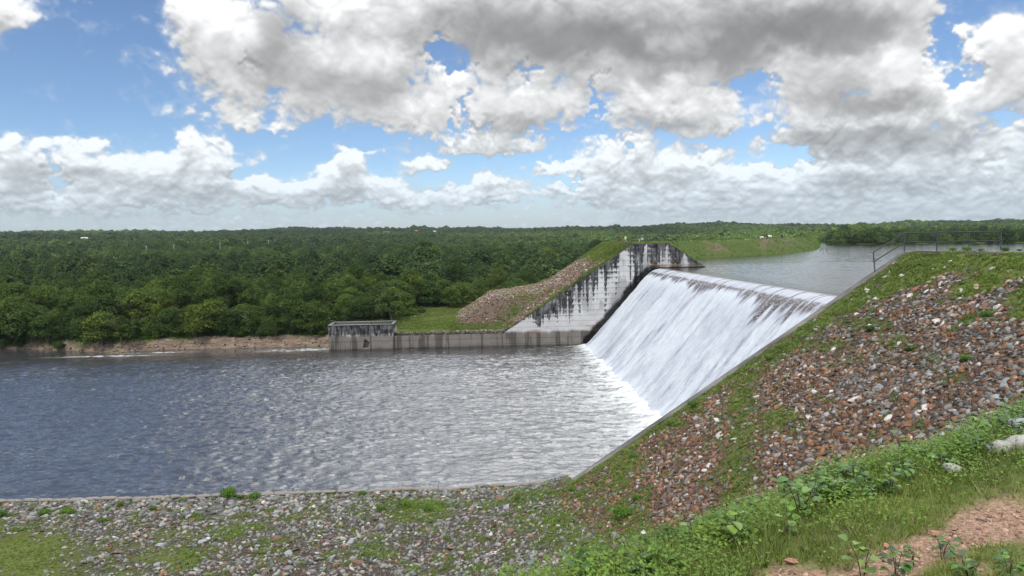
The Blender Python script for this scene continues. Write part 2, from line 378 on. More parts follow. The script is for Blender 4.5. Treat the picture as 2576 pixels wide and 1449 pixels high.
# measured crest line of the embankment beyond the far wall
CREST = np.array([(28.5, 119.8), (27.6, 130), (27.6, 142), (30, 154), (37, 167), (56, 184), (77, 201), (104, 243), (125, 285), (162, 362), (190, 420)], float)
def seg_dist(x, y, P):
    best = np.full(x.shape, 1e9); side = np.zeros(x.shape)
    for a, b in zip(P[:-1], P[1:]):
        d = b - a; l2 = (d ** 2).sum(); t = np.clip(((x - a[0]) * d[0] + (y - a[1]) * d[1]) / l2, 0, 1)
        dx = x - a[0] - t * d[0]; dy = y - a[1] - t * d[1]; q = np.hypot(dx, dy); s = np.sign(dx * d[1] - dy * d[0])
        m = q < best; best = np.where(m, q, best); side = np.where(m, s, side)
    return best, side
def shore_far(x):
    return np.interp(x, [-400, -200, -120, -83, -71, -66, -60, -56, -50, -40, -26, -10, 30], [210, 165, 142, 130.5, 127.2, 124.6, 122.2, 124.2, 125.4, 125.3, 125.2, 120, 119.6])
EL_T = [(-36, .0150), (-20, .0165), (0, .0130), (9, .0130), (13, .0152), (20, .0125), (28, .0122), (36, .0112)]
def far_h(x, y, rough=True):
    x = np.asarray(x, float); y = np.asarray(y, float)
    X, Y = w2cam(x, y); r = np.hypot(X, Y); az = np.degrees(np.arctan2(X, Y))
    e3 = np.interp(az, [a for a, b in EL_T], [b for a, b in EL_T])
    lr = np.log(np.clip(r, 100, 8000))
    base = np.interp(lr, np.log([100, 250, 400, 600, 850, 1150, 1700, 2100, 4000, 8000]), [0, .01, .05, .15, .31, .53, 1.0, .96, .5, .2])
    z = 3.3 + (EYE - 3.3 - 7 + 1690 * e3 - 2) * base
    z = np.maximum(z, 13.0 * sstep(376, 396, r) * sstep(18, 24, az) * sstep(900, 600, r) + -50 * (1 - sstep(376, 396, r) * sstep(18, 24, az)))
    if rough:
        z = z + (fbm(x / 190, y / 190, 401, 4) - .5) * np.clip((r - 240) * .016, 0, 15) + (fbm(x / 60, y / 60, 409, 3) - .5) * 14 * sstep(600, 1300, r) + (fbm(x / 28, y / 28, 405, 3) - .5) * np.clip((r - 122) * .05, 0, 1.6)
    # eroded bank falling to the river
    d = y - shore_far(x)
    cut = -1.3 + 1.5 * sstep(-.3, .5, d) + 1.5 * sstep(.2, 2.3, d + .5 * (fbm(x * .5, y * .2, 411, 3) - .5)) + 1.0 * sstep(2.5, 11, d)
    z = np.where(d < 14, np.minimum(z, cut + np.clip(d - 6, 0, 99) * .06 + (fbm(x * .45, y * .9, 412, 4) - .5) * .5), z)
    # lake bed
    q, side = seg_dist(x, y, CREST)
    lake = (side > 0) & (y > 119) & (r < 382 + 18 * (fbm(az * .5, az * 0 + 3, 420, 3) - .5)) & (az > 2)
    z = np.where(lake, 10.5, z)
    # embankment, spur of rock at its foot
    t_ = np.clip(q - 3.2, 0, None); emb = TOP - .662 * t_
    berm = 8.6 - .12 * np.clip(t_ - 12, 0, 12) - .62 * np.clip(t_ - 22.5, 0, None); berm = np.where((side < 0) & (y < 175), berm - 9 * sstep(126, 120.4, y) - 6 * sstep(146, 170, y), -9)
    emb = np.where(side < 0, softmax(emb, berm, 1.5), emb)
    emb = emb + (fbm(x * .5, y * .5, 430, 3) - .5) * .3
    z = np.where((y > 119.4) & (q < 48), np.maximum(z, emb), z)
    lowwall = 2.75 + .5 * sstep(120, 128, y)
    z = np.where((y > 119.6) & (y < 122.5) & (x > -14.2) & (x < 5), np.maximum(np.minimum(z, 2.75 + np.clip(y - 120.6, 0, 9) * .35 + np.clip(x - 2, 0, 9) * .6), 2.5), z)
    return z
def hit(px, py, h=None, t0=2., t1=400., n=900):
    """where the ray of a picture point meets the ground"""
    h = h or near_h
    d = pdir(px, py); l = math.sqrt(float(d[0]) ** 2 + float(d[1]) ** 2)
    t = np.geomspace(t0, t1, n) / l
    X, Y, Z = d[0] * t, d[1] * t, EYE + d[2] * t
    g = h(X, Y, False) - Z; k = int(np.argmax(g > 0))
    if g[k] <= 0: return None
    a, b = t[max(k - 1, 0)], t[k]
    for _ in range(20):
        m = (a + b) / 2
        if float(h(d[0] * m, d[1] * m, False)) > EYE + d[2] * m: b = m
        else: a = m
    return float(d[0] * b), float(d[1] * b), float(h(d[0] * b, d[1] * b))
# green patches on the near ground, given where the photograph shows them (x, y, rx, ry in picture units)
def patches(L_):
    out = []
    for x, y, rx_, ry_, w in L_:
        p = hit(x, y); a = hit(x + rx_, y); b = hit(x, y - ry_)
        if not (p and a and b): continue
        ux, uy = a[0] - p[0], a[1] - p[1]; vx, vy = b[0] - p[0], b[1] - p[1]
        M_ = np.array([[ux, vx], [uy, vy]]);
        if abs(np.linalg.det(M_)) < 1e-6: continue
        out.append((p[0], p[1], np.linalg.inv(M_), w))
    return out
GRASS_P = patches([(40, 1395, 160, 60, 1.2), (130, 1360, 80, 22, .9), (440, 1400, 70, 26, .9), (330, 1445, 60, 14, .7), (420, 1345, 60, 12, .6), (580, 1335, 50, 12, .7), (560, 1355, 60, 10, .6),
    (640, 1330, 50, 10, .5), (960, 1395, 50, 16, .7), (1040, 1270, 110, 20, .9), (1020, 1300, 70, 14, .7), (1350, 1245, 80, 12, .8), (1490, 1255, 80, 18, .7), (1420, 1310, 120, 40, .62), (1560, 1300, 70, 40, .7),
    (1450, 1370, 160, 34, .6), (1620, 1340, 90, 30, .8), (1300, 1330, 60, 16, .5), (1200, 1350, 40, 16, .4), (150, 1300, 30, 6, .6), (1520, 1215, 60, 18, .6), (800, 1300, 80, 8, .35), (700, 1360, 60, 8, .4), (850, 1420, 60, 10, .3), (250, 1420, 50, 12, .5), (1250, 1265, 80, 10, .6),
    (1590, 1170, 30, 22, .6), (1690, 1070, 34, 12, .8), (1660, 1085, 30, 12, .8), (1740, 1030, 36, 14, .7), (1560, 1140, 30, 14, .7), (1860, 955, 40, 40, .8), (1900, 930, 40, 30, .7), (1960, 1060, 70, 26, .75), (1990, 1075, 50, 30, .6),
    (2090, 870, 50, 20, .7), (2020, 850, 40, 24, .7), (2180, 815, 60, 16, .8), (2250, 860, 60, 16, .5), (2140, 900, 40, 14, .5), (1800, 1110, 34, 12, .5), (1790, 1210, 40, 8, .4), (1850, 1160, 30, 30, .5),
    (2430, 1060, 160, 30, .7), (2380, 960, 40, 14, .5), (2250, 1000, 30, 10, .4), (2330, 900, 40, 10, .4), (1620, 1245, 26, 14, .6)])
def greens(x, y, z):
    """0..1 how far plants cover the near ground"""
    g = np.zeros(np.shape(x))
    for cx, cy, A, w in GRASS_P:
        u = A[0, 0] * (x - cx) + A[0, 1] * (y - cy); v = A[1, 0] * (x - cx) + A[1, 1] * (y - cy)
        g = np.maximum(g, w * np.exp(-(u * u + v * v) ** 1.3 * .7))
    n1 = fbm(x * .9, y * .9, 501, 4); n2 = fbm(x * .25, y * .25, 505, 3)
    top = sstep(14.0, 14.9, z + (n2 - .5) * 2.8 + (n1 - .5) * 2.0) * sstep(9, 14, x)
    edge = sstep(2.0, .4, (YN - .5 - y) + (n1 - .5) * 1.6) * sstep(4, 6, x) * .9
    edge2 = sstep(4.2, 1.5, (YN - .5 - y) + (n1 - .5) * 3) * sstep(9.5, 11, z) * .9
    X, Y = w2cam(x, y); s = (X - BR0[0]) * BRN[0] + (Y - BR0[1]) * BRN[1]
    bank = sstep(3.2, 1.6, s + (n1 - .5) * 2) * sstep(14, 9, Y)
    g = np.maximum.reduce([g, top, edge, edge2, bank])
    n4 = fbm(x * 1.7, y * 1.7, 509, 4); n5 = fbm(x * .12 + 3, y * .3, 511, 3)
    g = np.maximum(g, .55 * sstep(.54, .66, n4 + .25 * (n5 - .5)) * (z < 6))
    g = np.maximum(g, .4 * sstep(.60, .70, n4) * (z >= 6))
    return np.clip(g + (n1 - .5) * .7 * (g > .04), 0, 1)
def path_mask(x, y):
    X, Y = w2cam(x, y); c = 3.95 + .42 * (X - 1.8) + .05 * np.sin(X * 2.1)
    n = fbm(x * 3, y * 3, 520, 4) - .5
    w = .18 + .03 * np.clip(X - 1, 0, 4)
    return sstep(w + .12, w - .1, np.abs(Y - c + n * .6)) * sstep(.1, 1.1, X)
# ------------------------------------------------------------------ near ground
m_near, nt_, b_ = newmat('near_ground_soil')
b_.inputs['Roughness'].default_value = .95; b_.inputs['Specular IOR Level'].default_value = .15
P_ = pos(nt_); n1_ = noise(nt_, P_, 7, 6, .7); n2_ = noise(nt_, P_, 40, 4, .6)
soil = mix(nt_, n1_, (.022, .017, .013), (.075, .058, .043))
turf = mix(nt_, n1_, (.045, .060, .014), (.125, .15, .038))
dirt = mix(nt_, ramp(nt_, n2_, [(.35, 0), (.65, 1)]), (.13, .08, .055), (.34, .225, .16))
c_ = mix(nt_, attr(nt_, 'green').outputs['Fac'], soil, turf); c_ = mix(nt_, attr(nt_, 'path').outputs['Fac'], c_, dirt)
L(nt_, c_, b_.inputs['Base Color'])
hh = wm2 = None
bump(nt_, n2_, .6, .04, b_)
def ground_patch(name, xs, ys):
    X, Y = np.meshgrid(xs, ys, indexing='ij'); Z = near_h(X, Y)
    pm = path_mask(X, Y); Z = Z - pm * .03
    g = greens(X, Y, Z)
    return X, Y, Z, g, pm
xs = np.unique(np.concatenate([np.arange(-80, -3, .4), np.arange(-3, 9, .11), np.arange(9, 46, .28)]))
ys = np.unique(np.concatenate([np.arange(-14, 1, .5), np.arange(1, 12, .11), np.arange(12, 53.2, .25)]))
X, Y, Z, g, pm = ground_patch('ground', xs, ys)
o = mk('ground', np.stack([X, Y, Z], -1).reshape(-1, 3), gridF(len(xs), len(ys)), m_near, attrs={'green': g, 'path': pm}, smooth=True)
tag(o, 'stony earth slope and foreshore falling to the pool', None, kind='structure')
# ------------------------------------------------------------------ land beyond the river, one sheet to the horizon
m_far, nt_, b_ = newmat('far_ground_soil')
b_.inputs['Roughness'].default_value = .95; b_.inputs['Specular IOR Level'].default_value = .1
P_ = pos(nt_); nb = noise(nt_, P_, .9, 6, .65); ns = noise(nt_, pos(nt_, (.4, .4, 3.)), 1.2, 6, .7)
grass = mix(nt_, nb, (.026, .044, .010), (.08, .11, .026))
mud = mix(nt_, ramp(nt_, ns, [(.3, 0), (.7, 1)]), (.07, .045, .032), (.24, .185, .135))
c_ = mix(nt_, attr(nt_, 'bare').outputs['Fac'], grass, mud)
c_ = mix(nt_, attr(nt_, 'stone').outputs['Fac'], c_, mix(nt_, noise(nt_, P_, 5, 4, .7), (.055, .036, .026), (.19, .14, .105)))
c_ = mix(nt_, attr(nt_, 'track').outputs['Fac'], c_, (.42, .34, .26))
L(nt_, c_, b_.inputs['Base Color']); bump(nt_, ns, .8, .25, b_)
def far_attrs(X, Y, Z):
    d = Y - shore_far(X); n = fbm(X * .3, Y * .3, 531, 4)
    bare = sstep(3.0, 1.6, d + (n - .5) * 3.0 + 1.3 * sstep(-58, -70, X)) * sstep(-22, -26, X) + sstep(3, 1.2, d + (n - .5) * 3) * sstep(-30, -22, X) * .0
    q, side = seg_dist(X, Y, CREST)
    st = sstep(14.6, 12.8, Z + (n - .5) * 3.5) * (q < 42) * (side < 0) * sstep(172, 150, Y) * sstep(3.2, 3.9, Z) * sstep(-14, -10, X)
    st = np.maximum(st, .8 * (q < 16) * (side > 0) * sstep(13.2, 14.2, Z) * sstep(.5, .62, fbm(X * .12, Y * .12, 541, 3)))
    st = np.maximum(st, sstep(124, 121.5, Y + (n - .5) * 3) * sstep(-14, -12, X) * (X < 8) * .7)
    n3 = fbm(X * .8, Y * .8, 544, 3)
    st = st * sstep(.28, .42, n3 + .1) * (1 - .35 * sstep(.56, .64, fbm(X * .16, Y * .2, 547, 3))) * (1 - .9 * sstep(1.9, .7, Y - 119.9 + (n - .5) * 2) * sstep(4.5, 6.5, Z) * (X < 26))
    st = st * np.where(side > 0, sstep(.38, .58, n3), 1)
    tk = np.zeros_like(X)
    tp = np.array([(-14, 122.8), (-19, 127), (-24, 133), (-29, 138), (-31.5, 144), (-38, 150)])
    qq, _ = seg_dist(X, Y, tp); tk = sstep(1.5, .9, qq + (n - .5) * 1.2)
    tk = np.maximum(tk, sstep(.5, .2, np.abs(q - 1.2)) * (Z > TOP - .6) * .55)
    return bare, st, tk
xs = np.unique(np.concatenate([np.arange(-170, -40, 1.0), np.arange(-40, 60, .45), np.arange(60, 200, 1.6)]))
ys = np.unique(np.concatenate([np.arange(118.5, 150, .4), np.arange(150, 260, 1.4), np.arange(260, 460, 3)]))
# near part regular, far part polar: stitched as one sheet by overlapping the polar sheet just under the regular one
X, Y = np.meshgrid(xs, ys, indexing='ij'); Z = far_h(X, Y)
Z = np.where(Y < 119.75, -1.6, Z)
ba, st_, tk = far_attrs(X, Y, Z)
V1 = np.stack([X, Y, Z], -1).reshape(-1, 3); F1 = gridF(len(xs), len(ys)); A1 = [a.ravel() for a in (ba, st_, tk)]
th = np.linspace(R(-72), R(72), 420); rr = np.concatenate([np.geomspace(150, 1000, 110), np.geomspace(1012, 9000, 130)])
T, RR = np.meshgrid(th, rr, indexing='ij'); X, Y = cam2w(RR * np.sin(T), RR * np.cos(T))
keep_in = (X > -169) & (X < 199) & (Y < 455)
Z = far_h(X, Y); Z = np.where(keep_in, np.minimum(Z, 10) - 4.5, Z)
Z = np.where(Y < shore_far(X) + 1, -1.6, Z)
V2 = np.stack([X, Y, Z], -1).reshape(-1, 3); F2 = gridF(len(th), len(rr)); z0 = np.zeros(len(V2))
inm = keep_in.ravel(); F2 = F2[~inm[F2].all(1)]
o = mk('ground', np.concatenate([V1, V2]), np.concatenate([F1, F2 + len(V1)]), m_far, attrs={'bare': np.concatenate([A1[0], z0]), 'stone': np.concatenate([A1[1], z0]), 'track': np.concatenate([A1[2], z0])}, smooth=True)
tag(o, 'land across the river with its eroded bank and wooded rises', None, kind='structure')

# ------------------------------------------------------------------ water
def water_mat(name, deep, rough=.06, bsc=(1, 1, 1), b1=(2.2, .5, .06), b2=(7, .5, .02), ior=1.33, foamcol=(.52, .545, .54)):
    m, nt, b = newmat(name); b.inputs['Roughness'].default_value = rough; b.inputs['IOR'].default_value = ior; b.inputs['Base Color'].default_value = (*deep, 1)
    p = pos(nt, bsc)
    n1 = bump(nt, noise(nt, p, b1[0], 4, .6, .4), b1[1], b1[2]); bump(nt, noise(nt, p, b2[0], 3, .6, .3), b2[1], b2[2], b, n1)
    ch = attr(nt, 'chop').outputs['Fac']
    for bn in [q for q in nt.nodes if q.type == 'BUMP']:
        mm = N(nt, 'ShaderNodeMath', operation='MULTIPLY'); mm.inputs[1].default_value = bn.inputs['Strength'].default_value; L(nt, ch, mm.inputs[0]); L(nt, mm.outputs[0], bn.inputs['Strength'])
    d = N(nt, 'ShaderNodeBsdfDiffuse'); a = attr(nt, 'foam').outputs['Fac']
    fn = noise(nt, p, 9, 5, .7); d.inputs[0].default_value = (*foamcol, 1)
    bump(nt, fn, .6, .08, d)
    ms = N(nt, 'ShaderNodeMixShader'); L(nt, a, ms.inputs[0]); L(nt, b.outputs[0], ms.inputs[1]); L(nt, d.outputs[0], ms.inputs[2]); L(nt, ms.outputs[0], nt.nodes['Material Output'].inputs[0])
    return m
m_pool = water_mat('dark_river_water', (.040, .040, .042), .035, (.6, 1.5, 1), (1.9, .7, .12), (5.5, .6, .05), 2.6)
m_lake = water_mat('lake_water', (.03, .026, .022), .05, (.6, 1.0, 1), (1.1, .25, .10), (4., .45, .05), 3.2)
FOOT = 17.35
xs = np.unique(np.concatenate([np.arange(-420, -150, 6.), np.arange(-150, -62, .5), np.arange(-62, 17.6, .17)]))
ys = np.unique(np.concatenate([np.arange(43, 100, .17), np.arange(100, 134, .3), np.arange(134, 215, 3.)]))
X, Y = np.meshgrid(xs, ys, indexing='ij')
# water runs away from the chute: ripples lie across the current, which turns to the left
wx = X + 3 * (fbm(X * .05, Y * .05, 601, 3) - .5); wy = Y + 5 * (fbm(X * .04, Y * .04, 604, 3) - .5)
wv = lambda fx, fy, sd: (1 - np.abs(2 * fbm(wx * fx + wy * .12 * fx, wy * fy, sd, 2) - 1))
Z = (fbm(wx * .22, wy * .34, 611, 3) - .5) * .24 + (wv(.45, .95, 613) ** 1.5 - .5) * .11 + (wv(.95, 2.2, 616) ** 1.4 - .5) * .10 + (fbm(wx * 1.6, wy * 4.0, 619, 2) - .5) * .10
dx = FOOT - X
calm = sstep(119, 107, Y) * .88 + .12
Z = Z * calm * (1 + .9 * np.exp(-dx / 7))
n = fbm(X * .40, Y * 2.1, 621, 5, .6); n2 = fbm(X * 1.6, Y * 2.2, 626, 4, .65); n3 = fbm(X * .08, Y * .25, 628, 3)
reach = 1.5 + 2.5 * sstep(112, 60, Y)
core = np.exp(-np.clip(dx - .2, 0, 99) / (reach * .30)) * 1.15 * (.55 + .9 * sstep(.3, .6, n))
foam = core + np.exp(-np.clip(dx, 0, 99) / (reach * 1.3)) * sstep(.42, .60, n) * 1.0 + np.exp(-dx / 16) * sstep(.60, .74, n2) * .30
foam = foam + sstep(.66, .78, n2) * .14 * sstep(.5, .62, n3)
# eddies shed by the corner of the basin and by the rock point
def swirl(cx, cy, rx_, ry_): return np.exp(-(((X - cx) / rx_) ** 2 + ((Y - cy) / ry_) ** 2))
foam = foam + swirl(-29, 121.5, 5.5, 1.3) * sstep(.42, .6, n2) * .9 + swirl(-60, 119.2, 6, .6) * sstep(.38, .55, n2) + swirl(-53, 121.9, 5, .5) * .7 * sstep(.4, .6, n2)
foam = foam + 0 * np.exp(-((Y - 62 - .11 * (X + 30)) / .8) ** 2) * sstep(-42, -34, X) * sstep(-6, -12, X) * sstep(.44, .6, n2) * .22
Z = Z + np.clip(foam, 0, 1) * .12 * n2 + .35 * np.exp(-np.clip(dx - .3, 0, 99) / .9) * (.6 + .8 * (n - .5))
o = mk('river', np.stack([X, Y, Z], -1).reshape(-1, 3), gridF(len(xs), len(ys)), m_pool, attrs={'foam': np.clip(foam, 0, 1), 'chop': .12 + .88 * sstep(119.5, 109, Y + (n3 - .5) * 9)}, smooth=True)
tag(o, 'dark rippled pool and river below the dam', None, kind='structure')
# lake
xs = np.unique(np.concatenate([np.arange(30.4, 48, .2), np.arange(48, 120, .6), np.arange(120, 520, 5)]))
ys = np.unique(np.concatenate([np.arange(-60, 40, 3.), np.arange(40, 130, .25), np.arange(130, 230, .9), np.arange(230, 620, 5)]))
X, Y = np.meshgrid(xs, ys, indexing='ij')
wv = lambda fx, fy, sd: (1 - np.abs(2 * fbm(X * fx, Y * fy, sd, 2) - 1))
Z = LAKE + (fbm(X * .2, Y * .3, 641, 3) - .5) * .05 + (wv(.5, .8, 643) - .5) * .035 + (fbm(X * 1.6, Y * 2.4, 646, 2) - .5) * .03
draw = sstep(36, 31, X)
Z = LAKE + (Z - LAKE) * (1 - draw * .8) * sstep(30.4, 31.6, X)
q, side = seg_dist(X, Y, CREST); okv = ((side > 0) | (q < 2) | (Y < 119)).ravel(); Fl = gridF(len(xs), len(ys)); Fl = Fl[okv[Fl].all(1)]
o = mk('reservoir', np.stack([X, Y, Z], -1).reshape(-1, 3), Fl, m_lake, attrs={'foam': X * 0, 'chop': X * 0 + 1}, smooth=True)
tag(o, 'brimful reservoir behind the dam', None, kind='structure')
# ------------------------------------------------------------------ weir and the sheet of water over it
PROF = [(31.2, 12.575), (30.4, 12.605), (29.6, 12.57), (28.9, 12.42), (28.3, 12.16), (27.7, 11.72), (27.1, 11.12), (26.4, 10.34), (25.4, 9.22), (17.3, 0), (17.0, -.5)]
pr = np.array(PROF); seg = np.hypot(*np.diff(pr, axis=0).T); cs = np.concatenate([[0], np.cumsum(seg)])
def prof(s): return np.interp(s, cs, pr[:, 0]), np.interp(s, cs, pr[:, 1])
ss = np.unique(np.concatenate([np.linspace(0, 5.5, 80), np.linspace(5.5, cs[-1], 130)]))
ws = np.arange(YN - .1, YF - .75, .11)
SS, WW = np.meshgrid(ss, ws, indexing='ij')
PX, PZ = prof(SS)
lip = 2.1
sd = SS - lip
ext = .5 + 1.0 * sstep(.45, .75, fbm(WW * .5, WW * 0 + 2, 701, 3))
for yc, w_, ex in ((101, 2.5, .6), (93.5, 1.6, .5), (87.5, 2.0, 1.1), (66, 4.2, 2.0), (61, 2.4, 1.2), (53.5, 2.5, 2.0), (50, 1.8, 1.4)): ext = ext + ex * np.exp(-((WW - yc) / w_) ** 2)
fil = fbm(WW * 2.6, SS * .22, 711, 5, .62); fine = fbm(WW * 7.5, SS * 1.1, 716, 4, .65); br = fbm(WW * .35, SS * .08, 719, 3)
tong = fbm(WW * 1.5, SS * .15, 733, 4, .6)
lines = sstep(.56, .66, fbm(WW * 3.2, SS * .12, 736, 3))
brow = sstep(-1.2, .1, sd) * sstep(1.25, .85, sd + (tong - .5) * .5) * .60 * (1 - .8 * lines)  # pale sky reflection along the lip, painted in through the foam value
edge = .95 + ext * (.10 + 1.5 * np.clip(tong - .25, 0, 1))
white = sstep(edge, edge + .5 + .5 * ext, sd) * (.84 + .16 * fine)
thin = sstep(.50, .66, fbm(WW * .75 + SS * .05, SS * .12, 722, 5, .62)) * sstep(1.5, 4, sd)
white = white * (1 - .42 * thin * (.35 + .65 * sstep(.35, .6, fine)))
white = white - .12 * sstep(.48, .62, fbm(WW * 3.0, SS * 1.6, 727, 5, .7)) * sstep(1.5, 4, sd) - .22 * sstep(.55, .35, fbm(WW * .22, SS * .16, 760, 4)) * sstep(2, 5, sd)
rib = sstep(.60, .74, fbm(WW * 2.2, SS * .2, 731, 4, .6)) * sstep(.8, 1.2, sd) * sstep(1.6 + ext * 1.6, .9, sd)
spray = sstep(.60, .68, fbm(WW * 9, SS * 7, 738, 3, .7)) * sstep(.9, 1.3, sd) * .4
foam = np.clip(np.maximum.reduce([brow, white, rib * .75, spray * (1 - white)]), 0, 1)
blk = np.exp(-np.clip(cs[-1] - SS - .7, 0, 99) / .6)
disp = (fil - .5) * .16 * sstep(.2, 1.8, sd) + (fine - .5) * .07 * sstep(0, 1, sd) + (fbm(WW * 1.2, SS * 1.2, 741, 4) - .5) * .10 * sstep(2, 6, sd) + (fbm(WW * 1.8, SS * .4, 744, 3) - .5) * .06 * sstep(-1, .5, sd) + blk * .3
nx, nz = .75, .66
PX = PX + disp * -nx; PZ = PZ + disp * nz
PZ = PZ + np.where((SS < 2.1) & (SS > .85), (fbm(PX * 1.2, WW * 1.6, 748, 3) - .5) * .03, 0)
m_fall, nt_, b_ = newmat('falling_water')
b_.inputs['Base Color'].default_value = (.085, .072, .062, 1); b_.inputs['Roughness'].default_value = .16; b_.inputs['IOR'].default_value = 1.33
pf = pos(nt_); fa = attr(nt_, 'foam').outputs['Fac']
pw = pos(nt_, (1.2, 4.5, 1.0)); nn = noise(nt_, pw, 2.2, 5, .65)
nrm = bump(nt_, nn, .4, .10); L(nt_, nrm, b_.inputs['Normal'])
d_ = N(nt_, 'ShaderNodeBsdfPrincipled'); d_.inputs['Roughness'].default_value = .65; d_.inputs['Specular IOR Level'].default_value = .35
L(nt_, ramp(nt_, fa, [(0, (.22, .21, .22)), (.35, (.26, .27, .31)), (.7, (.37, .395, .43)), (1, (.47, .505, .53))]), d_.inputs['Base Color']); L(nt_, nrm, d_.inputs['Normal'])
ms_ = N(nt_, 'ShaderNodeMixShader'); L(nt_, ramp(nt_, fa, [(.02, 0), (.40, 1)]), ms_.inputs[0]); L(nt_, b_.outputs[0], ms_.inputs[1]); L(nt_, d_.outputs[0], ms_.inputs[2]); L(nt_, ms_.outputs[0], nt_.nodes['Material Output'].inputs[0])
o = mk('waterfall', np.stack([PX, WW, PZ], -1).reshape(-1, 3), gridF(len(ss), len(ws)), m_fall, attrs={'foam': foam}, smooth=True)
tag(o, 'white sheet of water pouring down the sloping weir', None, kind='structure')
m_wet = tinted('wet_dark_concrete', .35, 1.5, .5, .5, .08, .5, 6)
mb = MB()
pw_ = [(x + .25, z - .28) for x, z in PROF]; n_ = len(pw_)
V = [(x, yy, z) for yy in (YN - .02, YF + .02) for x, z in pw_] + [(31.5, yy, -1.4) for yy in (YN - .02, YF + .02)] + [(31.5, yy, 12.1) for yy in (YN - .02, YF + .02)]
mb.add(V, [(i, i + 1, n_ + i + 1, n_ + i) for i in range(n_ - 1)] + [(2 * n_ + 2, 0, n_, 2 * n_ + 3)])
o = mb.build('spillway_weir', m_wet)
a = o.data.attributes.new('tint', 'FLOAT_COLOR', 'POINT'); a.data.foreach_set('color', np.tile(np.array([.035, .030, .026, 1], np.float32), len(o.data.vertices)))
tag(o, 'dark wet concrete weir under the falling sheet of water', 'weir')
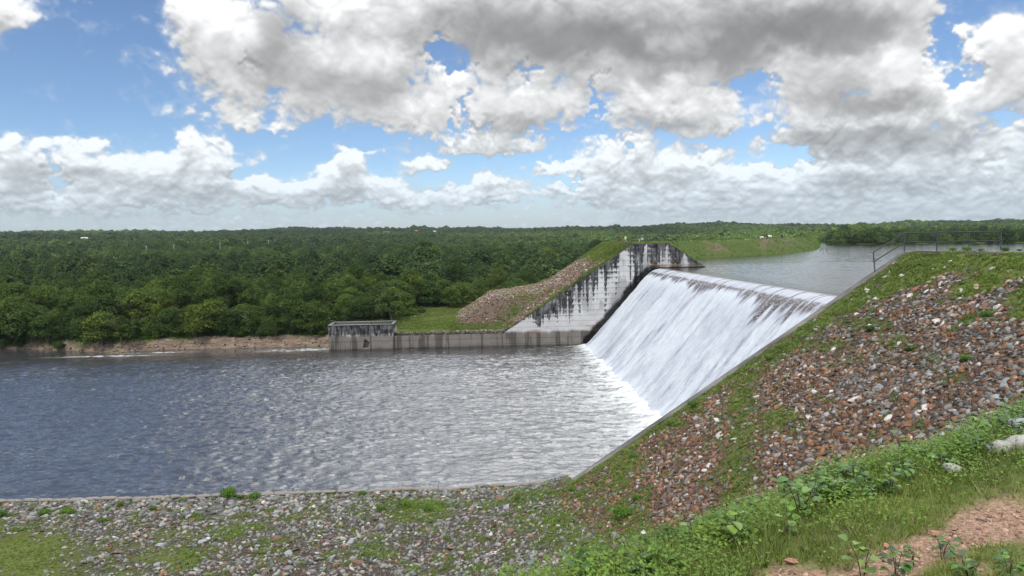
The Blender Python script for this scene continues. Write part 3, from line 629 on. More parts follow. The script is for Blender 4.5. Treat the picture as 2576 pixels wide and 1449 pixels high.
# ------------------------------------------------------------------ concrete
m_conc = tinted('stained_concrete', .95, 3, .10, .35, .02, .06, 18)
def lowtop(x):   # top of the far wall against x
    x = np.asarray(x, float)
    z = np.minimum(TOP, TOP - KS * (XC - x)); z = np.minimum(z, TOP - KS * (x - XC - 5.93)); return np.maximum(z, np.where(x < 10, 2.32, -1))
def drip(x, z, sd, fx=2.2, fz=.16): return fbm(x * fx, z * fz, sd, 4, .6)
def stain(x, z, top, near_sheet=True, lift=.89, z0=16.65, dark_above=None, seed=801):
    """albedo of the weathered wall: lifts, panel joints, black drips, rust, wet foot"""
    n = fbm(x * .8, z * .8, seed, 5, .6); n2 = fbm(x * 5, z * 5, seed + 7, 3)
    base = np.array([.45, .45, .45])[None] * ((0.86 + .28 * n + .10 * (n2 - .5)) * (1 - .38 * sstep(.46, .66, fbm(x * .55 + 9, z * .22, seed + 71, 5, .6)) * sstep(4, 8, z)))[:, None]
    k = (z0 - z) / lift; fr = k - np.floor(k); idx = np.floor(k)
    line = np.exp(-(np.minimum(fr, 1 - fr) * lift / .035) ** 2)
    pj = x / 2.42 + .13 * (np.mod(idx, 2)); fj = np.abs(pj - np.round(pj)) * 2.42; vj = np.exp(-(fj / .03) ** 2)
    # black growth hanging from the edge and, shorter, from every lift
    dtop = top - z; strk = drip(x, z, seed + 20, 5.2, .35)
    c1 = .62 * fbm(x * .8 + 5, x * 0 + 1, seed + 24, 4, .6) + .38 * fbm(x * 4.2, x * 0 + 3, seed + 25, 3); big = sstep(.40, .60, fbm(x * .20 + 2, z * .05, seed + 26, 3))
    amt = (c1 - .49) * 8 + 1.25 * np.exp(-dtop / 1.2) + 1.2 * big * sstep(6.5, 1.0, dtop) - .06 * dtop + .9 * (fbm(x * 3.1, idx * 5.3, seed + 11, 3) - .5)
    amt = amt + 1.3 * sstep(.50, .62, fbm(x * .42 + 20, z * .10, seed + 28, 3)) * sstep(4.5, 7, z)
    amt = amt + 1.2 * sstep(33.5, 36, x) * (z > LAKE + .5)
    amt = amt - 1.3 * sstep(5.6, 3.6, z)
    blk = sstep(-.22, .22, np.clip(amt, 0, 1.6) - fr - (strk - .5) * 1.5 - .08) * (amt > .05)
    blk = np.clip(blk * (.92 + .3 * (n - .4)) + .6 * sstep(.16, .04, dtop), 0, 1) * sstep(3.0, 3.6, z)
    if dark_above is not None:
        da = sstep(dark_above - .15, dark_above + .25, z + (strk - .5) * .9); blk = np.maximum(blk, da * (.80 + .30 * strk))
    blk = blk * np.clip(.16 + 1.45 * (.6 * drip(x + 3, z, seed + 33, 4.0, .7) + .4 * fbm(x * 1.1, z * 1.6, seed + 35, 5, .65)), 0, .97)
    col = base * ((1 - .99 * blk[:, None]) ** 1.25) + np.array([.010, .011, .013])[None] * blk[:, None] * .9
    lime = sstep(.62, .74, drip(x + 31, z, seed + 44, 4.5, .25)) * sstep(.3, .0, fr) * .5 + sstep(.70, .78, drip(x + 51, z, seed + 47, 3.5, .06)) * .6
    col = col + (np.array([.42, .43, .44])[None] - col) * (lime * .5 * (1 - .85 * blk))[:, None]
    rust = sstep(.42, .68, fbm(x * .25, z * 1.3, seed + 51, 4)) * np.exp(-((z - 2.9) / .75) ** 2) * sstep(5, 11, x)
    low = sstep(2.9, 2.2, z + (n - .5) * .6)
    col = col + (np.array([.125, .105, .085])[None] * (.7 + .5 * n)[:, None] - col) * (low * .85)[:, None]
    col = col + (np.array([.22, .085, .045])[None] - col) * (rust * .75)[:, None]
    ls = sstep(.52, .64, drip(x + 9, z, seed + 57, 1.5, .10)) * low * .5
    col = col * (1 - ls)[:, None]
    wet = sstep(.55, .18, z + (n - .5) * .15)
    col = col * (1 - .55 * wet)[:, None]
    if near_sheet:
        zw = np.interp(x, pr[::-1, 0], pr[::-1, 1], left=-9, right=LAKE); dist = (z - zw) * np.where(x < 28, .66, 1)
        wetc = sstep(1.25, .55, dist + (fbm(x * .9, z * .9, seed + 60, 4) - .5) * 1.0) * (x > 15.5) * sstep(31, 27.5, x) + sstep(.22, .10, dist) * (x >= 27)
        orange = np.exp(-((z - LAKE - .50) / .13) ** 2) * (x > 27.8) * sstep(34.5, 32, x) * .6
        pink = np.exp(-((z - LAKE - .28) / .2) ** 2) * (x > 28) * .4
        col = col + (np.array([.36, .22, .12])[None] - col) * orange[:, None]; col = col + (np.array([.2, .16, .14])[None] - col) * pink[:, None]
        col = col * (1 - .93 * np.clip(wetc, 0, 1))[:, None]
    col = col * (1 - .45 * line * (.5 + .5 * n2 * 2))[:, None] * (1 - .22 * vj * sstep(.4, .6, n))[:, None]
    return np.clip(col, .008, .8)
def wall_face(x0, x1, y, ztop, zbot, dx=.085, dz=.085, flip=False):
    xs = np.linspace(x0, x1, int((x1 - x0) / dx) + 1); nr = int((float(np.max(ztop(xs))) - zbot) / dz) + 1
    t = np.linspace(0, 1, nr); Xg, Tg = np.meshgrid(xs, t, indexing='ij'); Zt = np.broadcast_to(ztop(xs)[:, None], Xg.shape); Zg = zbot + (Zt - zbot) * Tg
    V = np.stack([Xg, np.full_like(Xg, y), Zg], -1).reshape(-1, 3); F = gridF(len(xs), nr)
    return V, (F[:, ::-1] if flip else F), Zt.ravel()
def kink(x0, x1): # columns put exactly on the corners
    return None
wall = empty('training_wall', (XC, YF, 0)); tag(wall, 'tall stepped concrete side wall with black drip stains across the pool', 'dam wall')
def local(o, root): o.location = -Vector(root.location); return o
segs = [(4.05, XC), (XC, XC + 5.93), (XC + 5.93, 38.6)]
Vs = []; Fs = []; Cs = []; n0 = 0
for a_, b2_ in segs:
    V, F, Zt = wall_face(a_, b2_, YF, lambda x: np.maximum(np.minimum(np.minimum(TOP, TOP - KS * (XC - x)), TOP - KS * (x - XC - 5.93)), 2.3), -1.2)
    Vs.append(V); Fs.append(F + n0); Cs.append(stain(V[:, 0], V[:, 2], Zt)); n0 += len(V)
o = mk('wall_face', np.concatenate(Vs), np.concatenate(Fs), m_conc, wall, colors=np.concatenate(Cs)); local(o, wall)
pts = [(4.05, 2.3), (XC, TOP), (XC + 5.93, TOP), (38.6, TOP - KS * (38.6 - XC - 5.93))]
mb = MB()
for (xa, za), (xb, zb) in zip(pts[:-1], pts[1:]):
    mb.add([(xa, YF, za), (xb, YF, zb), (xb, YF + .5, zb), (xa, YF + .5, za), (xa, YF + .5, -1.2), (xb, YF + .5, -1.2)], [(0, 1, 2, 3), (3, 2, 5, 4)])
mb.box((XC - .02, YF + .003, TOP - .4), (XC + 5.95, YF + .52, TOP + .025))
o = mb.build('wall_body', m_conc, wall); local(o, wall)
a = o.data.attributes.new('tint', 'FLOAT_COLOR', 'POINT'); a.data.foreach_set('color', np.tile(np.array([.12, .115, .10, 1], np.float32), len(o.data.vertices)))
# low retaining wall with dry stone on top
lw = empty('retaining_wall', (-5, YF, 0)); tag(lw, 'low concrete river wall topped by dark dry stone', 'wall')
V, F, Zt = wall_face(-14.0, 4.05, YF, lambda x: x * 0 + 2.3, -1.2)
o = mk('wall_face', V, F, m_conc, lw, colors=stain(V[:, 0], V[:, 2], Zt + 3, False)); local(o, lw)
mb = MB(); mb.add([(-14, YF, 2.3), (4.05, YF, 2.3), (4.05, YF + .6, 2.3), (-14, YF + .6, 2.3)], [(0, 1, 2, 3)])
o = mb.build('wall_top', m_conc, lw); local(o, lw); a = o.data.attributes.new('tint', 'FLOAT_COLOR', 'POINT'); a.data.foreach_set('color', np.tile(np.array([.10, .095, .085, 1], np.float32), len(o.data.vertices)))
rn = random.Random(5)
def stone_shape(seed, n=14, fl=(1, .75, .5)):
    r = random.Random(seed); bm = bmesh.new()
    for _ in range(n):
        v = Vector((r.gauss(0, 1), r.gauss(0, 1), r.gauss(0, 1))).normalized(); v = Vector((v.x * fl[0], v.y * fl[1], v.z * fl[2])) * r.uniform(.82, 1.05); bm.verts.new(v)
    g = bmesh.ops.convex_hull(bm, input=bm.verts); dead = [e for e in g['geom_interior'] if isinstance(e, bmesh.types.BMVert)]
    if dead: bmesh.ops.delete(bm, geom=dead, context='VERTS')
    bmesh.ops.triangulate(bm, faces=bm.faces); bm.verts.ensure_lookup_table()
    V = np.array([v.co[:] for v in bm.verts]) * .5; F = np.array([[v.index for v in f.verts] for f in bm.faces]); bm.free(); return V, F
STONES = [stone_shape(100 + i, 11 + i % 5, (1, .62 + .05 * (i % 6), .34 + .05 * (i % 5))) for i in range(16)]
ROUND = [stone_shape(300 + i, 22, (1, .8, .62)) for i in range(8)]
def rotmats(n, tilt, r):
    yaw = r.uniform(0, 2 * np.pi, n); tx = r.normal(0, tilt, n); ty = r.normal(0, tilt, n)
    def Rz(a): c, s, o_, z = np.cos(a), np.sin(a), np.ones_like(a), np.zeros_like(a); return np.stack([np.stack([c, -s, z], -1), np.stack([s, c, z], -1), np.stack([z, z, o_], -1)], 1)
    def Rx(a): c, s, o_, z = np.cos(a), np.sin(a), np.ones_like(a), np.zeros_like(a); return np.stack([np.stack([o_, z, z], -1), np.stack([z, c, -s], -1), np.stack([z, s, c], -1)], 1)
    def Ry(a): c, s, o_, z = np.cos(a), np.sin(a), np.ones_like(a), np.zeros_like(a); return np.stack([np.stack([c, z, s], -1), np.stack([z, o_, z], -1), np.stack([-s, z, c], -1)], 1)
    return Rx(tx) @ Ry(ty) @ Rz(yaw)
def scatter(name, P, size, cols, mat, shapes=STONES, tilt=.35, seed=1, base=None, parent=None, jit=.25):
    r = np.random.default_rng(seed); n = len(P); pick = r.integers(0, len(shapes), n); RM = rotmats(n, tilt, r)
    if base is not None: RM = base @ RM
    sc = size[:, None] * r.uniform(1 - jit, 1 + jit, (n, 3)); Vs = []; Fs = []; Cs = []; off = 0
    for k, (V, F) in enumerate(shapes):
        ix = np.where(pick == k)[0]
        if not len(ix): continue
        v = V[None] * sc[ix][:, None]; v = np.einsum('nij,nkj->nki', RM[ix], v) + P[ix][:, None]
        Vs.append(v.reshape(-1, 3)); Fs.append((F[None] + (off + np.arange(len(ix)) * len(V))[:, None, None]).reshape(-1, 3)); off += len(ix) * len(V)
        Cs.append(np.repeat(cols[ix], len(V), 0))
    return mk(name, np.concatenate(Vs), np.concatenate(Fs), mat, parent, colors=np.concatenate(Cs))
m_stone = tinted('weathered_stone', .85, 9, .38, .5, .03, .25, 30)
P = []
for lay in range(3):
    x = -13.9
    while x < 4.4: P.append((x, YF + .3 + rn.uniform(-.04, .04), 2.42 + lay * .17 + rn.uniform(-.02, .02))); x += rn.uniform(.3, .6)
P = np.array(P); r_ = np.random.default_rng(3); sz = r_.uniform(.42, .62, len(P))
cols = np.array([.10, .095, .085])[None] * r_.uniform(.35, 1.6, (len(P), 1))
o = scatter('stone_coping', P, sz, cols, m_stone, tilt=.12, seed=4, parent=lw); local(o, lw)
# open basin at the end of the wall
bx = empty('concrete_basin', (-19.2, YF, 0)); tag(bx, 'open topped concrete basin standing in the water, blackened on top', 'basin')
BX0, BX1, BY0, BY1, BZ = -24.38, -13.95, YF - .32, YF + 4.4, 4.32
V, F, Zt = wall_face(BX0, BX1, BY0, lambda x: x * 0 + BZ - .14, -1.2)
cc = stain(V[:, 0], V[:, 2], Zt, False, z0=4.2, dark_above=2.45, seed=861)
hole = (np.abs(V[:, 0] + 18.35 - .18 * (V[:, 2] - 1)) < .42) & (V[:, 2] > .5) & (V[:, 2] < 1.55 + .25 * np.sin(V[:, 0] * 5))
Vh = V.copy(); Vh[hole, 1] += .22; cc[hole] *= .35
o = mk('front_wall', Vh, F, m_conc, bx, colors=cc); local(o, bx)
def painted(mb, name, col, root, mat=None):
    o = mb.build(name, mat or m_conc, root); a = o.data.attributes.new('tint', 'FLOAT_COLOR', 'POINT'); a.data.foreach_set('color', np.tile(np.array([*col, 1], np.float32), len(o.data.vertices))); return local(o, root)
# side wall facing upstream
yy = np.linspace(BY0, BY1, 50); zz = np.linspace(2.3, BZ - .14, 26); Yg, Zg = np.meshgrid(yy, zz, indexing='ij')
V = np.stack([np.full_like(Yg, BX1), Yg, Zg], -1).reshape(-1, 3)
o = mk('side_wall', V, gridF(50, 26)[:, ::-1], m_conc, bx, colors=stain(V[:, 1] * 1.0, V[:, 2], V[:, 2] * 0 + BZ, False, z0=4.2, dark_above=3.4, seed=871)); local(o, bx)
mb = MB(); mb.add([(BX0, BY0, -1.2), (BX0, BY1, -1.2), (BX0, BY1, BZ), (BX0, BY0, BZ)], [(0, 1, 2, 3)])
mb.add([(BX0, BY1, -1.2), (BX1, BY1, -1.2), (BX1, BY1, BZ), (BX0, BY1, BZ)], [(0, 3, 2, 1)])
for x0, x1, y0, y1 in ((BX0 + .35, BX1 - .35, BY0 + .35, BY0 + .352), (BX0 + .35, BX1 - .35, BY1 - .352, BY1 - .35), (BX0 + .35, BX0 + .352, BY0 + .36, BY1 - .36), (BX1 - .352, BX1 - .35, BY0 + .36, BY1 - .36)): mb.box((x0, y0, 2.4), (x1, y1, BZ - .15))
mb.box((-18.35, BY0 + .36, 2.4), (-18.05, BY1 - .36, BZ - .02))
painted(mb, 'inner_walls', (.06, .06, .06), bx)
mb = MB(); e = .05
mb.box((BX0 - e, BY0 - e, BZ - .14), (BX1 + e, BY0 + .36, BZ)); mb.box((BX0 - e, BY1 - .36, BZ - .14), (BX1 + e, BY1 + e, BZ))
mb.box((BX0 - e, BY0 + .362, BZ - .14), (BX0 + .36, BY1 - .362, BZ)); mb.box((BX1 - .36, BY0 + .362, BZ - .14), (BX1 + e, BY1 - .362, BZ))
painted(mb, 'rim', (.17, .175, .165), bx)
mb = MB(); mb.box((BX0 + .4, BY0 + .4, 2.45), (-18.4, BY1 - .4, 3.3)); painted(mb, 'floor', (.03, .03, .028), bx)
mb = MB()
for k in range(12): mb.box((-18.0 + k * .3, BY0 + .38, BZ - .42), (-18.0 + k * .3 + .27, BY1 - .38, BZ - .36))
painted(mb, 'cover_slats', (.045, .048, .05), bx)
# near wall: only its top shows, the rest goes down into the pool
nw = empty('training_wall', (XC, YN - .25, 0)); tag(nw, 'concrete side wall sloping down beside the stony slope in front', 'dam wall')
mb = MB(); xl = 2.6; zl = TOP - KS * (XC - xl); T0, T1 = YN - .52, YN
NP = [(xl, zl), (XC, TOP), (XC + TW, TOP), (38.8, TOP - KS * (38.8 - XC - TW))]
xx = np.unique(np.concatenate([np.linspace(xl, XC, 130), np.linspace(XC, XC + TW, 40), np.linspace(XC + TW, 38.8, 30)]))
zt = np.interp(xx, [p[0] for p in NP], [p[1] for p in NP]); rows = []
wob = (fbm(xx * 1.5, xx * 0, 881, 3) - .5) * .12
rows = [np.stack([xx, xx * 0 + T0, np.full_like(xx, -1.2)], -1), np.stack([xx, xx * 0 + T0, zt - .03 + wob], -1), np.stack([xx, xx * 0 + T0 + .05, zt + wob], -1), np.stack([xx, xx * 0 + T1 - .04, zt + .0], -1), np.stack([xx, xx * 0 + T1, zt - .03], -1), np.stack([xx, xx * 0 + T1, np.full_like(xx, -1.2)], -1)]
V = np.stack(rows, 1).reshape(-1, 3); nn_ = fbm(V[:, 0] * 1.2, V[:, 1] * 6, 885, 4)
cc = np.array([.125, .118, .108])[None] * (.2 + 1.5 * nn_)[:, None]
o = mk('wall_body', V, gridF(len(xx), 6)[:, ::-1], m_conc, nw, colors=cc); local(o, nw)
# kerb running along the crest from the corner of the near wall
kb = MB(); ks = np.linspace(YN - .54, -9, 60); A_ = []
for i, y in enumerate(ks):
    w0 = XC + .15 + .03 * math.sin(i * 1.3); A_ += [(w0, y, TOP - 1.2), (w0, y, TOP + .06 - .12 * (i == 0)), (w0 + .28, y, TOP + .06), (w0 + .28, y, TOP - .8)]
kb.add(A_, [(4 * i + k, 4 * i + k + 1, 4 * i + k + 5, 4 * i + k + 4) for i in range(59) for k in range(3)])
o = kb.build('kerb', m_conc); a = o.data.attributes.new('tint', 'FLOAT_COLOR', 'POINT'); a.data.foreach_set('color', np.tile(np.array([.075, .062, .05, 1], np.float32), len(o.data.vertices)))
tag(o, 'dark low concrete kerb along the grassy crest behind the near railing', 'kerb')
# ------------------------------------------------------------------ railings
m_rail = simple('dark_painted_steel', (.018, .02, .028), .45, .3, .4, 6)
m_railg = simple('dark_green_steel', (.02, .035, .03), .5, .3, .4, 6)
def railing(y, label, posts, mat, slope_posts, h=1.1, rad=.038):
    rt = empty('railing', (XC, y, TOP)); tag(rt, label, 'railing')
    tops = []
    for x in posts:
        mb = MB(); mb.tube([(x, y, TOP - .05), (x, y, TOP + h)], rad); local(mb.build('post', mat, rt, True), rt)
    for sgn, x, lean, hh_ in slope_posts:
        zb = TOP - KS * ((posts[0] - x) if sgn < 0 else (x - XC - 5.93)); zb = min(zb, TOP)
        mb = MB(); mb.tube([(x, y, zb - .06), (x + lean, y, zb + hh_)], rad); local(mb.build('post', mat, rt, True), rt)
        tops.append((sgn, x + lean, zb + hh_, zb + hh_ * .5))
    for lev, nm in ((1.0, 'top_rail'), (.5, 'mid_rail')):
        L_ = [(posts[0], TOP + h * lev), (posts[-1], TOP + h * lev)]
        for sgn, x, zt_, zm in tops:
            p = (x, zt_ if lev == 1 else zm)
            L_ = [p] + L_ if sgn < 0 else L_ + [p]
        mb = MB()
        for (xa, za), (xb, zb) in zip(L_[:-1], L_[1:]): mb.tube([(xa, y, za), (xb, y, zb)], rad * .9)
        local(mb.build(nm, mat, rt, True), rt)
    return rt
pn = aty(2201.3, 678.5, YN - .25); pt = aty(2197, 629, YN - .25)
railing(YN - .25, 'black steel handrail on the near wall at the right', [XC, XC + 1.98, XC + 3.96, XC + 5.93], m_rail, [(-1, pn[0], pt[0] - pn[0], pt[2] - pn[2] + .0)])
pf_ = aty(2400 * .62891 + 487 / 5.152 * .62891, (900 + 515 / 5.152) * .62891, YF + .25); pg = aty((2400 + 470 / 5.152) * .62891, (900 + 335 / 5.152) * .62891, YF + .25)
ph = aty((2400 + 1608 / 5.152) * .62891, (900 + 490 / 5.152) * .62891, YF + .25); pi_ = aty((2400 + 1613 / 5.152) * .62891, (900 + 348 / 5.152) * .62891, YF + .25)
railing(YF + .25, 'thin dark handrail on top of the far stained wall', [XC, XC + 1.98, XC + 3.96, XC + 5.93], m_railg, [(-1, pf_[0], pg[0] - pf_[0], pg[2] - pf_[2]), (1, ph[0], pi_[0] - ph[0], pi_[2] - ph[2])], h=1.15, rad=.05)

# ------------------------------------------------------------------ stones of the foreshore and the slope
def visible(x, y, z, m=60):
    px, py = proj(x, y, z); return (px > -m) & (px < 2576 + m) & (py < 1449 + m) & (py > 560)
rs = np.random.default_rng(11)
def height_norm(x, y, e=.15):
    zx = (near_h(x + e, y) - near_h(x - e, y)) / (2 * e); zy = (near_h(x, y + e) - near_h(x, y - e)) / (2 * e)
    n = np.stack([-zx, -zy, np.ones_like(zx)], -1); return n / np.linalg.norm(n, axis=1, keepdims=True)
def basis(n):
    a = np.stack([n[:, 2], 0 * n[:, 0], -n[:, 0]], -1); a /= np.linalg.norm(a, axis=1, keepdims=True); b = np.cross(n, a); return np.stack([a, b, n], -1)
def palette(n, kind, r):
    """grey schist, rusty and pale stones in the shares the ground shows"""
    greys = np.array([(.12, .12, .118), (.165, .165, .16), (.235, .235, .228), (.08, .078, .075), (.20, .185, .16)])
    rust = np.array([(.125, .070, .045), (.17, .085, .045), (.085, .055, .043), (.16, .115, .09), (.21, .11, .055)])
    pale = np.array([(.30, .27, .235), (.38, .365, .34), (.24, .205, .17)])
    u = r.random(n); g = greys[r.integers(0, 5, n)]; ru = rust[r.integers(0, 5, n)]; pa = pale[r.integers(0, 3, n)]
    a, b = kind
    c = np.where((u < a)[:, None], g, np.where((u < a + b)[:, None], ru, pa))
    return c * r.uniform(.5, 1.12, (n, 1))
def field(n, box, smin, smax, pw, keep, pal, name, label, seed, sink=.28, tilt=.35):
    r = np.random.default_rng(seed); x = r.uniform(box[0], box[1], n); y = r.uniform(box[2], box[3], n); z = near_h(x, y)
    k = visible(x, y, z) & keep(x, y, z, r); x, y, z = x[k], y[k], z[k]; n = len(x)
    s = smin + (smax - smin) * r.random(n) ** pw; s = s * np.where((y > 46.3) & (z < 3), 1.5, 1)
    nrm = height_norm(x, y); P = np.stack([x, y, z], -1) + nrm * (s * (.30 - sink))[:, None]
    cols = pal(x, y, z, n, r)
    return scatter(name, P, s, cols, m_stone, STONES, tilt, seed + 1, basis(nrm))
def pal_flat(x, y, z, n, r):
    q = fbm(x * .35, y * .35, 901, 3); f = np.clip((q - .5) * 3, 0, 1) * .35 + .06
    a = palette(n, (.84, .07), r) * 1.05; b = palette(n, (.50, .33), r) * 1.0; return np.where((r.random(n) < f)[:, None], b, a)
def pal_slope(x, y, z, n, r):
    up_ = sstep(9.5, 12.5, z + (fbm(x * .4, y * .4, 905, 3) - .5) * 5); a = palette(n, (.15, .76), r); b = palette(n, (.36, .56), r); w = sstep(6, 9, x + 0 * y) * 0
    return np.where((r.random(n) < up_)[:, None], b * .9, a)
onslope = lambda x, y, z: (16.53 - KS * (XC - x)) > (.35 + .075 * np.minimum(50.3 - y, 26) + .25 * np.maximum(x + 2, 0) * sstep(50.6, 44.5, y)) - .2
def k_flat(x, y, z, r): return (~onslope(x, y, z) | ((y > YN + .1) & (x < 5.6))) & (z > .15) & (r.random(len(x)) > greens(x, y, z) * 1.0) & (w2cam(x, y)[1] > 14)
def k_slope(x, y, z, r): return onslope(x, y, z) & (z < 16) & (y < YN - .62) & (r.random(len(x)) > greens(x, y, z) ** .7 * 1.05) & (w2cam(x, y)[1] > 13)
o = field(98000, (-46, 12, 26, 51), .07, .48, 3.8, k_flat, pal_flat, 'riprap_stones', '', 21); tag(o, 'grey broken stone covering the foreshore beside the pool', 'stones', kind='stuff')
o = field(125000, (3, 27, 14, 42.4), .07, .46, 3.3, k_slope, pal_slope, 'riprap_stones', '', 31); tag(o, 'rust brown and pale broken stone covering the right slope', 'stones', kind='stuff')
# stones of the far embankment
r_ = np.random.default_rng(41); n = 90000
x = r_.uniform(-14, 34, n); y = r_.uniform(119.9, 152, n); z = far_h(x, y)
ba, st_, tk = far_attrs(x, y, z); k = (r_.random(n) < st_ * .8 + .012 * (z > 3.4) * (x > -8)) & (x < 27)
x, y, z = x[k], y[k], z[k]; s = .13 + .38 * r_.random(len(x)) ** 3
q_ = fbm(x * .3, y * .3, 911, 3)
cols = np.where((q_ < .5)[:, None], palette(len(x), (.22, .60), r_), palette(len(x), (.15, .62), r_)) * 1.15
o = scatter('embankment_stones', np.stack([x, y, z + s * .12], -1), s, cols, m_stone, STONES[:5], .5, 43); tag(o, 'reddish broken stone on the embankment slope across the pool', 'stones', kind='stuff')
# rocky lip of the eroded bank
r_ = np.random.default_rng(47); n = 2600; x = r_.uniform(-130, -25, n); d = r_.uniform(-.4, 2.2, n); y = shore_far(x) + d; z = far_h(x, y)
o = scatter('bank_stones', np.stack([x, y, z], -1), .15 + .5 * r_.random(n) ** 2.5, palette(n, (.2, .2), r_) * .8, m_stone, STONES[:5], .3, 48); tag(o, 'pale stones strewn along the foot of the eroded riverbank', 'stones', kind='stuff')
# the largest stones, each a thing of its own
def own_stones(spots, tints, smin, smax, label, group, seed, flat=.7):
    r = np.random.default_rng(seed); protos = {}
    for (x, y, z, nrm, s) in spots:
        ti = int(r.integers(0, len(tints))); sh = int(r.integers(0, len(STONES))); key = (ti, sh)
        if key not in protos:
            V, F = STONES[sh]; me = bpy.data.meshes.new('boulder'); me.from_pydata((V * 1.0).tolist(), [], F.tolist()); me.update()
            a = me.attributes.new('tint', 'FLOAT_COLOR', 'POINT'); c = np.ones((len(V), 4), np.float32); c[:, :3] = np.array(tints[ti][1]); a.data.foreach_set('color', c.ravel()); me.materials.append(m_stone)
            protos[key] = me
        o = bpy.data.objects.new('boulder', protos[key]); COL.objects.link(o)
        q = Vector(nrm).to_track_quat('Z', 'Y').to_matrix() @ Euler((r.normal(0, .3), r.normal(0, .3), r.uniform(0, 6.3))).to_matrix()
        o.matrix_world = Matrix.Translation(Vector((x, y, z)) + Vector(nrm) * s * .05) @ q.to_4x4() @ Matrix.Diagonal((s, s * r.uniform(.8, 1.1), s * r.uniform(.75, 1.1), 1))
        px_, py_ = [float(v) for v in proj(x, y, z)]; wh = 'towards the left' if px_ < 860 else ('near the middle' if px_ < 1500 else ('right of the middle' if px_ < 2100 else 'far to the right')); dp = 'upper' if py_ < (1340 if 'foreshore' in group else 1000 if 'slope' in group else 720) else 'lower'
        sz = 'larger' if s > .5 else 'smaller'
        g_ = f'{tints[ti][0]} {group}, {dp} part, {wh}'; tag(o, f'{sz} {tints[ti][0]} {label}, {dp} part, {wh}', 'boulder', g_ + ', ' + sz)
def spots_for(n, box, smin, smax, keep, seed):
    r = np.random.default_rng(seed); x = r.uniform(box[0], box[1], n * 14); y = r.uniform(box[2], box[3], n * 14); z = near_h(x, y)
    k = visible(x, y, z, -10) & keep(x, y, z, r); x, y, z = x[k][:n], y[k][:n], z[k][:n]; nr = height_norm(x, y); s = r.uniform(smin, smax, len(x))
    return [(float(a), float(b), float(c), tuple(d.tolist()), float(e)) for a, b, c, d, e in zip(x, y, z, nr, s)]
own_stones(spots_for(110, (-34, 9, 30, 50), .45, .78, k_flat, 51), [('grey', (.22, .225, .235)), ('dark grey', (.13, .135, .14)), ('brown', (.14, .085, .06))], 0, 0, 'slab of rock on the foreshore', 'slabs on the foreshore', 52)
own_stones(spots_for(80, (5, 25, 17, 42), .38, .66, k_slope, 53), [('whitish', (.40, .375, .34)), ('rust brown', (.18, .09, .05)), ('grey', (.2, .2, .205))], 0, 0, 'block of rock on the right slope', 'blocks on the right slope', 54)
k_top = lambda x, y, z, r: (z > 13.3) & (z < 16.2) & (y < YN - 1)
own_stones(spots_for(60, (18, 25.3, 18, 42), .22, .5, k_top, 55), [('pinkish', (.30, .215, .165)), ('pale', (.38, .365, .335))], 0, 0, 'stone sunk in the grass below the crest', 'stones in the grass below the crest', 56)
# ------------------------------------------------------------------ sandbags along the water
m_bag = simple('weathered_sandbag_cloth', (.17, .155, .135), .9, 0, .35, 5)
def bag_mesh():
    nu, nv = 15, 12; V = []
    for i in range(nu):
        t = -1 + 2 * i / (nu - 1); rr_ = (1 - abs(t) ** 3.2) ** .5 * (1 + .06 * math.sin(t * 7))
        for j in range(nv):
            a = 2 * math.pi * j / nv; zz_ = math.sin(a); V.append((t * .58, math.cos(a) * .20 * max(rr_, .12), zz_ * (.155 if zz_ > 0 else .10) * max(rr_, .10)))
    F = [(i * nv + j, (i + 1) * nv + j, (i + 1) * nv + (j + 1) % nv, i * nv + (j + 1) % nv) for i in range(nu - 1) for j in range(nv)]
    return np.array(V), np.array(F)
BV, BF = bag_mesh(); proto = None
pts = [hit_ for hit_ in [atz(a, b, .42) for a, b in ((-60, 1266), (0, 1262), (330, 1256), (700, 1243), (1000, 1231), (1130, 1228), (1250, 1221), (1405, 1214))]]
pa = np.array(pts); cl_ = np.concatenate([[0], np.cumsum(np.hypot(*np.diff(pa[:, :2], axis=0).T))]); rb = random.Random(8); d_ = .4; kbag = 0
while d_ < cl_[-1] - .3:
    x = float(np.interp(d_, cl_, pa[:, 0])); y = float(np.interp(d_, cl_, pa[:, 1])) - .05; x2 = float(np.interp(d_ + .3, cl_, pa[:, 0])); y2 = float(np.interp(d_ + .3, cl_, pa[:, 1])) - .05
    if not (2.2 < x < 2.9):
        o = mk('sandbag', BV, BF, m_bag, smooth=True) if proto is None else proto.copy()
        if proto is None: proto = o
        else: COL.objects.link(o)
        gz = float(near_h(x, y)); up_ = max(gz, .12) + .12
        o.location = (x, y, up_); o.rotation_euler = (rb.uniform(-.1, .1), rb.uniform(-.05, .05), math.atan2(y2 - y, x2 - x) + rb.uniform(-.05, .05)); s = rb.uniform(.88, 1.06); o.scale = (s, s * rb.uniform(.9, 1.2), s * rb.uniform(.8, 1.1))
        tag(o, 'grey filled sandbag in the long row along the water edge', 'sandbag', 'sandbags in a row along the water edge'); kbag += 1; last = o; firstx = x
        if x > 3.8: o['label'] = 'grey filled sandbag at the raised right end of the row' ; o['group'] = 'sandbags at the right end of the row'
    d_ += 1.06
m_stake = simple('rusty_iron_stake', (.05, .035, .03), .8, .3, .3, 9)
for px, py, lb in ((431, 1249, 'thin iron stake leaning left among the sandbags'), (1102, 1228, 'thin bent iron stake among the sandbags near the bushes')):
    p = atz(px, py, .5); mb = MB(); mb.tube([(0, 0, -.4), (.02, 0, .35), (-.06 if px < 600 else .06, 0, .62)], .018, 6); o = mb.build('stake', m_stake); o.location = (p[0], p[1] - .3, .35); tag(o, lb, 'stake')
